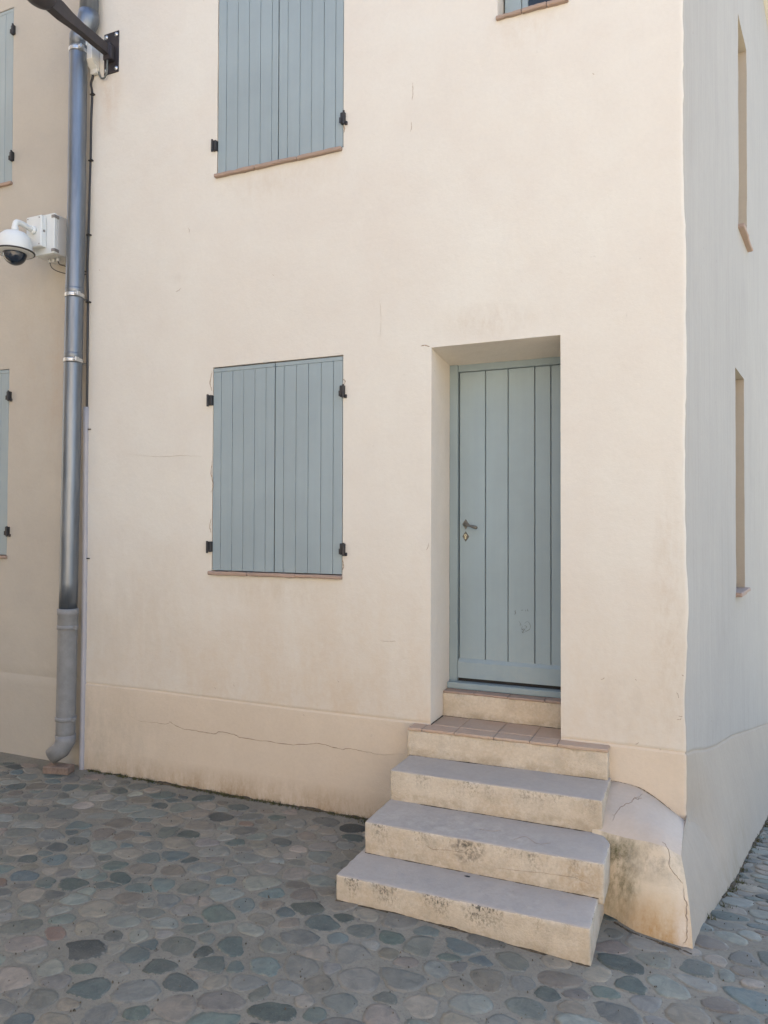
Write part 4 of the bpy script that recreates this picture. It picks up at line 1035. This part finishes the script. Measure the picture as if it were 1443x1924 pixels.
def clip(poly, n, d):
    out = []
    for i in range(len(poly)):
        a, b2 = poly[i], poly[(i + 1) % len(poly)]
        da = a[0] * n[0] + a[1] * n[1] - d; db = b2[0] * n[0] + b2[1] * n[1] - d
        if da <= 0: out.append(a)
        if (da < 0 < db) or (db < 0 < da):
            t = da / (da - db); out.append((a[0] + (b2[0] - a[0]) * t, a[1] + (b2[1] - a[1]) * t))
    return out
PAL = [((0.128, 0.138, 0.118), 26), ((0.082, 0.102, 0.088), 13), ((0.080, 0.103, 0.094), 11), ((0.178, 0.162, 0.126), 18), ((0.160, 0.142, 0.114), 12), ((0.140, 0.140, 0.120), 24), ((0.044, 0.052, 0.047), 5), ((0.155, 0.105, 0.080), 2), ((0.215, 0.205, 0.170), 2), ((0.074, 0.096, 0.094), 4)]
pw = np.array([w for _, w in PAL], float); pw /= pw.sum()
def inside_solid(x, y):
    if -0.62 < x < 0.56 and -1.0 < y: return y < 0.1 or x < 0.9
    if y > 0.03 and x < 0.933 + 0.162 * y + 0.10: return True
    if -0.1 < y < 0.03 and x < 0.98: return True
    if 0.62 < x < 0.94 and y > -0.62: return True
    return False
cells = {}
for i, (x, y) in enumerate(P): cells.setdefault((int(x / 0.2), int(y / 0.2)), []).append(i)
stones = []
for i in range(len(P)):
    x, y = P[i]
    if inside_solid(x * EL + XA, y + YA): continue
    ci, cj = int(x / 0.2), int(y / 0.2)
    nb_ = [j for a in (ci - 1, ci, ci + 1) for b2 in (cj - 1, cj, cj + 1) for j in cells.get((a, b2), ()) if j != i]
    poly = [(math.cos(2 * math.pi * q / 12) * Rr[i] * 1.0, math.sin(2 * math.pi * q / 12) * Rr[i] * 1.0) for q in range(12)]
    for j in nb_:
        dx_, dy_ = P[j][0] - x, P[j][1] - y; L = math.hypot(dx_, dy_)
        if L > 0.3: continue
        wgt = Rr[i] / (Rr[i] + Rr[j]); gap = 0.0005 + 0.0028 * rng.random()
        poly = clip(poly, (dx_ / L, dy_ / L), max(0.01, L * wgt - gap))
        if len(poly) < 3: break
    if len(poly) < 3: continue
    # Chaikin twice, then resample to 16
    for _ in range(2):
        poly = [q for a, b2 in zip(poly, poly[1:] + poly[:1]) for q in ((a[0] * .75 + b2[0] * .25, a[1] * .75 + b2[1] * .25), (a[0] * .25 + b2[0] * .75, a[1] * .25 + b2[1] * .75))]
    cx_ = sum(p[0] for p in poly) / len(poly); cy2 = sum(p[1] for p in poly) / len(poly)
    ang = [(math.atan2(p[1] - cy2, p[0] - cx_), math.hypot(p[0] - cx_, p[1] - cy2)) for p in poly]; ang.sort()
    A_ = np.array([a for a, _ in ang]); D_ = np.array([d for _, d in ang])
    K = 16; th = np.linspace(-math.pi, math.pi, K, endpoint=False) + 0.02
    dd = np.interp(th, A_, D_, period=2 * math.pi)
    sh = rng.uniform(0.95, 1.05) if rng.random() < 0.8 else rng.uniform(0.78, 0.93)
    ph = rng.uniform(0, 6.28, 3)
    dd = dd * sh * (1 + 0.05 * np.sin(3 * th + ph[0]) + 0.03 * np.sin(5 * th + ph[1]) + 0.02 * np.sin(7 * th + ph[2]))
    e = rng.uniform(0, 0.14); ea = rng.uniform(0, math.pi)
    dd = dd * (1 - e * np.abs(np.sin(th - ea)) ** 2)
    ox = [((cx_ + x + d * math.cos(t)) * EL + XA, cy2 + y + d * math.sin(t) + YA) for d, t in zip(dd, th)]
    cxw = (cx_ + x) * EL + XA; cyw = cy2 + y + YA
    base = gzn(cxw, cyw); hgt = rng.uniform(0.002, 0.0052); tx, ty = rng.normal(0, 0.025, 2)
    vs = []
    for (a, b2) in ox: vs.append((a, b2, gzn(a, b2) - 0.006))
    for f, h in ((0.955, 0.60), (0.78, 0.93)):
        for (a, b2) in ox:
            qx, qy = cxw + (a - cxw) * f, cyw + (b2 - cyw) * f
            vs.append((qx, qy, gzn(qx, qy) + hgt * h + tx * (qx - cxw) + ty * (qy - cyw)))
    vs.append((cxw, cyw, base + hgt * 1.05))
    fs = []
    for q in range(K):
        r2 = (q + 1) % K
        fs.append((q, r2, K + r2, K + q)); fs.append((K + q, K + r2, 2 * K + r2, 2 * K + q)); fs.append((2 * K + q, 2 * K + r2, 3 * K))
    col = np.array(PAL[rng.choice(len(PAL), p=pw)][0]) * rng.uniform(0.66, 1.40) * (1 + rng.normal(0, 0.02, 3))
    # size in the picture
    pv = [Vector(v) - CAM for v in vs[:K]]; pix = [(721.5 + FPX * v.dot(CR) / max(0.2, v.dot(CF)), 962 - FPX * v.dot(CU) / max(0.2, v.dot(CF))) for v in pv]
    area = 0.5 * abs(sum(pix[q][0] * pix[(q + 1) % K][1] - pix[(q + 1) % K][0] * pix[q][1] for q in range(K)))
    cpx_ = sum(q[0] for q in pix) / K; cpy_ = sum(q[1] for q in pix) / K
    vis = 0 <= cpx_ <= 1443 and 1380 <= cpy_ <= 1935 and (Vector((cxw, cyw, 0)) - CAM).dot(CF) > 0.5
    stones.append((area if vis else -1, vs, fs, col))
stones.sort(key=lambda s: -s[0])
def colour_mesh(me, cols):
    at_ = me.attributes.new('stone_colour', 'FLOAT_COLOR', 'POINT'); at_.data.foreach_set('color', cols)
    n_ = len(cols) // 4; pat = [1.0] * K + [0.86] * K + [0.42] * K + [0.0]
    ra_ = me.attributes.new('rim', 'FLOAT', 'POINT'); ra_.data.foreach_set('value', pat * (n_ // len(pat)))
for a, vs, fs, col in stones[:300]:
    me = bpy.data.meshes.new('stone'); me.from_pydata(vs, [], fs); colour_mesh(me, [c for _ in vs for c in (*col, 1.0)])
    o0 = Vector(vs[-1]); finish('stone', me, M['stone'], ground, origin=o0, smooth=True)
V_, F_, Cc_ = [], [], []
for a, vs, fs, col in stones[300:]:
    b0 = len(V_); V_ += vs; F_ += [tuple(q + b0 for q in f) for f in fs]; Cc_ += [c for _ in vs for c in (*col, 1.0)]
me = bpy.data.meshes.new('stones'); me.from_pydata(V_, [], F_); colour_mesh(me, Cc_)
so = finish('stones', me, M['stone'], ground, smooth=True); so['kind'] = 'stuff'
print('stones', len(stones), 'visible', sum(1 for s in stones if s[0] > 0))

# ------------------------------------------------------------------ dirt and dry moss where walls meet the paving
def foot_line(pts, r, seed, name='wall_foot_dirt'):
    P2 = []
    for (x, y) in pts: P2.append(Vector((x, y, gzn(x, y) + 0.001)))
    o = dark_strip(name, P2, r, None, M['dirt'], seed, sub=16); o['kind'] = 'stuff'
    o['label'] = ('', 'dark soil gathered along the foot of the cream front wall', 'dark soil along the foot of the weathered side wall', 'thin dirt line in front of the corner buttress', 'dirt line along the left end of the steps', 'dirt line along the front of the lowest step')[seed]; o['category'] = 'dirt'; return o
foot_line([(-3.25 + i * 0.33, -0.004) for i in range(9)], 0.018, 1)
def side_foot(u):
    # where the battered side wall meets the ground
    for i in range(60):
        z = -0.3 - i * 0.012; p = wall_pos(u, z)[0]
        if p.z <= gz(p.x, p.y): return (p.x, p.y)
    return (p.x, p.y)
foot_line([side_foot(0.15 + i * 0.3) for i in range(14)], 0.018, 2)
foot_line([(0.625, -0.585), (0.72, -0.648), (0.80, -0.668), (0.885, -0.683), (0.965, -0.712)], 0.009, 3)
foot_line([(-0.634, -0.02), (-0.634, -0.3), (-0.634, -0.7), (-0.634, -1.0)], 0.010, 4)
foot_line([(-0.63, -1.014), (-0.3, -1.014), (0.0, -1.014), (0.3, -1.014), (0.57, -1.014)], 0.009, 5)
# tufts of dry moss / grass
bm_v, bm_f = [], []
rnd = random.Random(5)
def tuft(x, y, n, s):
    for _ in range(n):
        a = rnd.uniform(0, 6.28); r_ = abs(rnd.gauss(0, s)); px_, py_ = x + r_ * math.cos(a), y + r_ * math.sin(a) * 0.6
        z = gzn(px_, py_); h = rnd.uniform(0.006, 0.028); w = rnd.uniform(0.0012, 0.003); b0 = len(bm_v); la = rnd.uniform(0, 6.28)
        bm_v.extend([(px_ - w * math.cos(la), py_ - w * math.sin(la), z), (px_ + w * math.cos(la), py_ + w * math.sin(la), z), (px_ + rnd.gauss(0, 0.008), py_ + rnd.gauss(0, 0.008), z + h)])
        bm_f.append((b0, b0 + 1, b0 + 2))
for i in range(130):
    tuft(rnd.uniform(-3.2, -0.66), -0.012 - abs(rnd.gauss(0, 0.012)), 14, 0.018)
for i in range(60):
    x, y = side_foot(rnd.uniform(0.2, 3.6)); tuft(x + 0.012, y, 16, 0.02)
for px_, py_ in ((686, 1552), (640, 1680), (1357, 1668), (1330, 1708), (1395, 1605)):
    p = on_z(px_, py_, -0.66); tuft(p.x, p.y, 40, 0.03)
ms = mesh('moss', bm_v, bm_f, M['moss']); ms['kind'] = 'stuff'; ms['label'] = 'dry moss and grass tufts along the wall foot'; ms['category'] = 'moss'
# grit scattered over the paving
gvv, gff = [], []
for _ in range(2600):
    x, y = rnd.uniform(-4.2, 2.2), rnd.uniform(-2.8, 1.6)
    if inside_solid(x, y): continue
    s = rnd.uniform(0.0015, 0.0045); z = gzn(x, y) + 0.002; b0 = len(gvv); a = rnd.uniform(0, 2)
    gvv.extend([(x + s * math.cos(a), y + s * math.sin(a), z), (x + s * math.cos(a + 2.1), y + s * math.sin(a + 2.1), z), (x + s * math.cos(a + 4.2), y + s * math.sin(a + 4.2), z), (x, y, z + s * 1.6 + 0.002)])
    gff.extend([(b0, b0 + 1, b0 + 3), (b0 + 1, b0 + 2, b0 + 3), (b0 + 2, b0, b0 + 3)])
gr = mesh('grit', gvv, gff, M['dirt']); gr['kind'] = 'stuff'; gr['label'] = 'small dark grit scattered over the river stone paving'; gr['category'] = 'grit'

# ------------------------------------------------------------------ unseen houses and pale paving, added to shade and bounce light
M['opposite'] = plaster('unseen_house_plaster', (0.62, 0.52, 0.40), (0.58, 0.47, 0.35))
M['bounce_paving'] = plaster('bounce_paving', (0.40, 0.36, 0.30), (0.34, 0.31, 0.265))
def unseen_house(x0, x1, y0, y1, h, label, face):
    """unseen gabled house added for its effect on the light; face = 'y' has its windows on the +y side, 'x' on the +x side"""
    root = empty('house', ((x0 + x1) / 2, (y0 + y1) / 2, -0.7), label, 'house')
    zb = -0.9; ym = (y0 + y1) / 2
    v = [(x0, y0, zb), (x1, y0, zb), (x1, y1, zb), (x0, y1, zb), (x0, y0, h), (x1, y0, h), (x1, y1, h), (x0, y1, h), (x0, ym, h + 1.3), (x1, ym, h + 1.3)]
    mesh('wall', v, [(0, 1, 5, 4), (2, 3, 7, 6), (1, 2, 6, 9, 5), (3, 0, 4, 8, 7)], M['opposite'], root)
    e = 0.35
    r = [(x0 - e, y0 - e, h - 0.1), (x1 + e, y0 - e, h - 0.1), (x1 + e, ym, h + 1.36), (x0 - e, ym, h + 1.36), (x1 + e, y1 + e, h - 0.1), (x0 - e, y1 + e, h - 0.1)]
    r2 = [(a, b2, c + 0.12) for a, b2, c in r]
    mesh('roof', r + r2, [(3, 2, 1, 0), (5, 4, 2, 3), (6, 7, 8, 9), (9, 8, 10, 11), (0, 1, 7, 6), (4, 5, 11, 10), (0, 6, 9, 3), (3, 9, 11, 5), (1, 2, 8, 7), (2, 4, 10, 8)], M['terracotta'], root)
    for k_ in range(3):
        for zz in (0.6, 3.6):
            if face == 'y':
                c = x0 + (x1 - x0) * (k_ + 0.5) / 3
                f = box('window', (c - 0.45, y1 - 0.1, zz), (c + 0.45, y1 + 0.03, zz + 1.35), M['shutter'], root, 0.01)
            else:
                c = y0 + (y1 - y0) * (k_ + 0.5) / 3
                f = box('window', (x1 - 0.1, c - 0.4, zz), (x1 + 0.03, c + 0.4, zz + 1.35), M['shutter'], root, 0.01)
unseen_house(-3.5, 13.5, -18.5, -11.5, 6.6, 'unseen warm plastered house opposite, added to bounce sunlight back', 'y')
unseen_house(-11.0, -5.3, -10.0, -1.0, 7.5, 'unseen taller plastered house, added to shade the left side', 'x')  # added out of view to darken the left of the scene
px = axis(-40, 40, -8, 8, 0.8, 6); pys = [-4.62 - i * 0.8 for i in range(9)] + [-14, -18, -24, -32, -40]
pv = [(x, y, gz(x, y) + 0.006) for x in px for y in pys]
sq = mesh('bounce_pavement', pv, [(i * len(pys) + j, i * len(pys) + j + 1, (i + 1) * len(pys) + j + 1, (i + 1) * len(pys) + j) for i in range(len(px) - 1) for j in range(len(pys) - 1)], M['bounce_paving']); sq['kind'] = 'structure'  # unseen pale sheet added to bounce light up at the walls
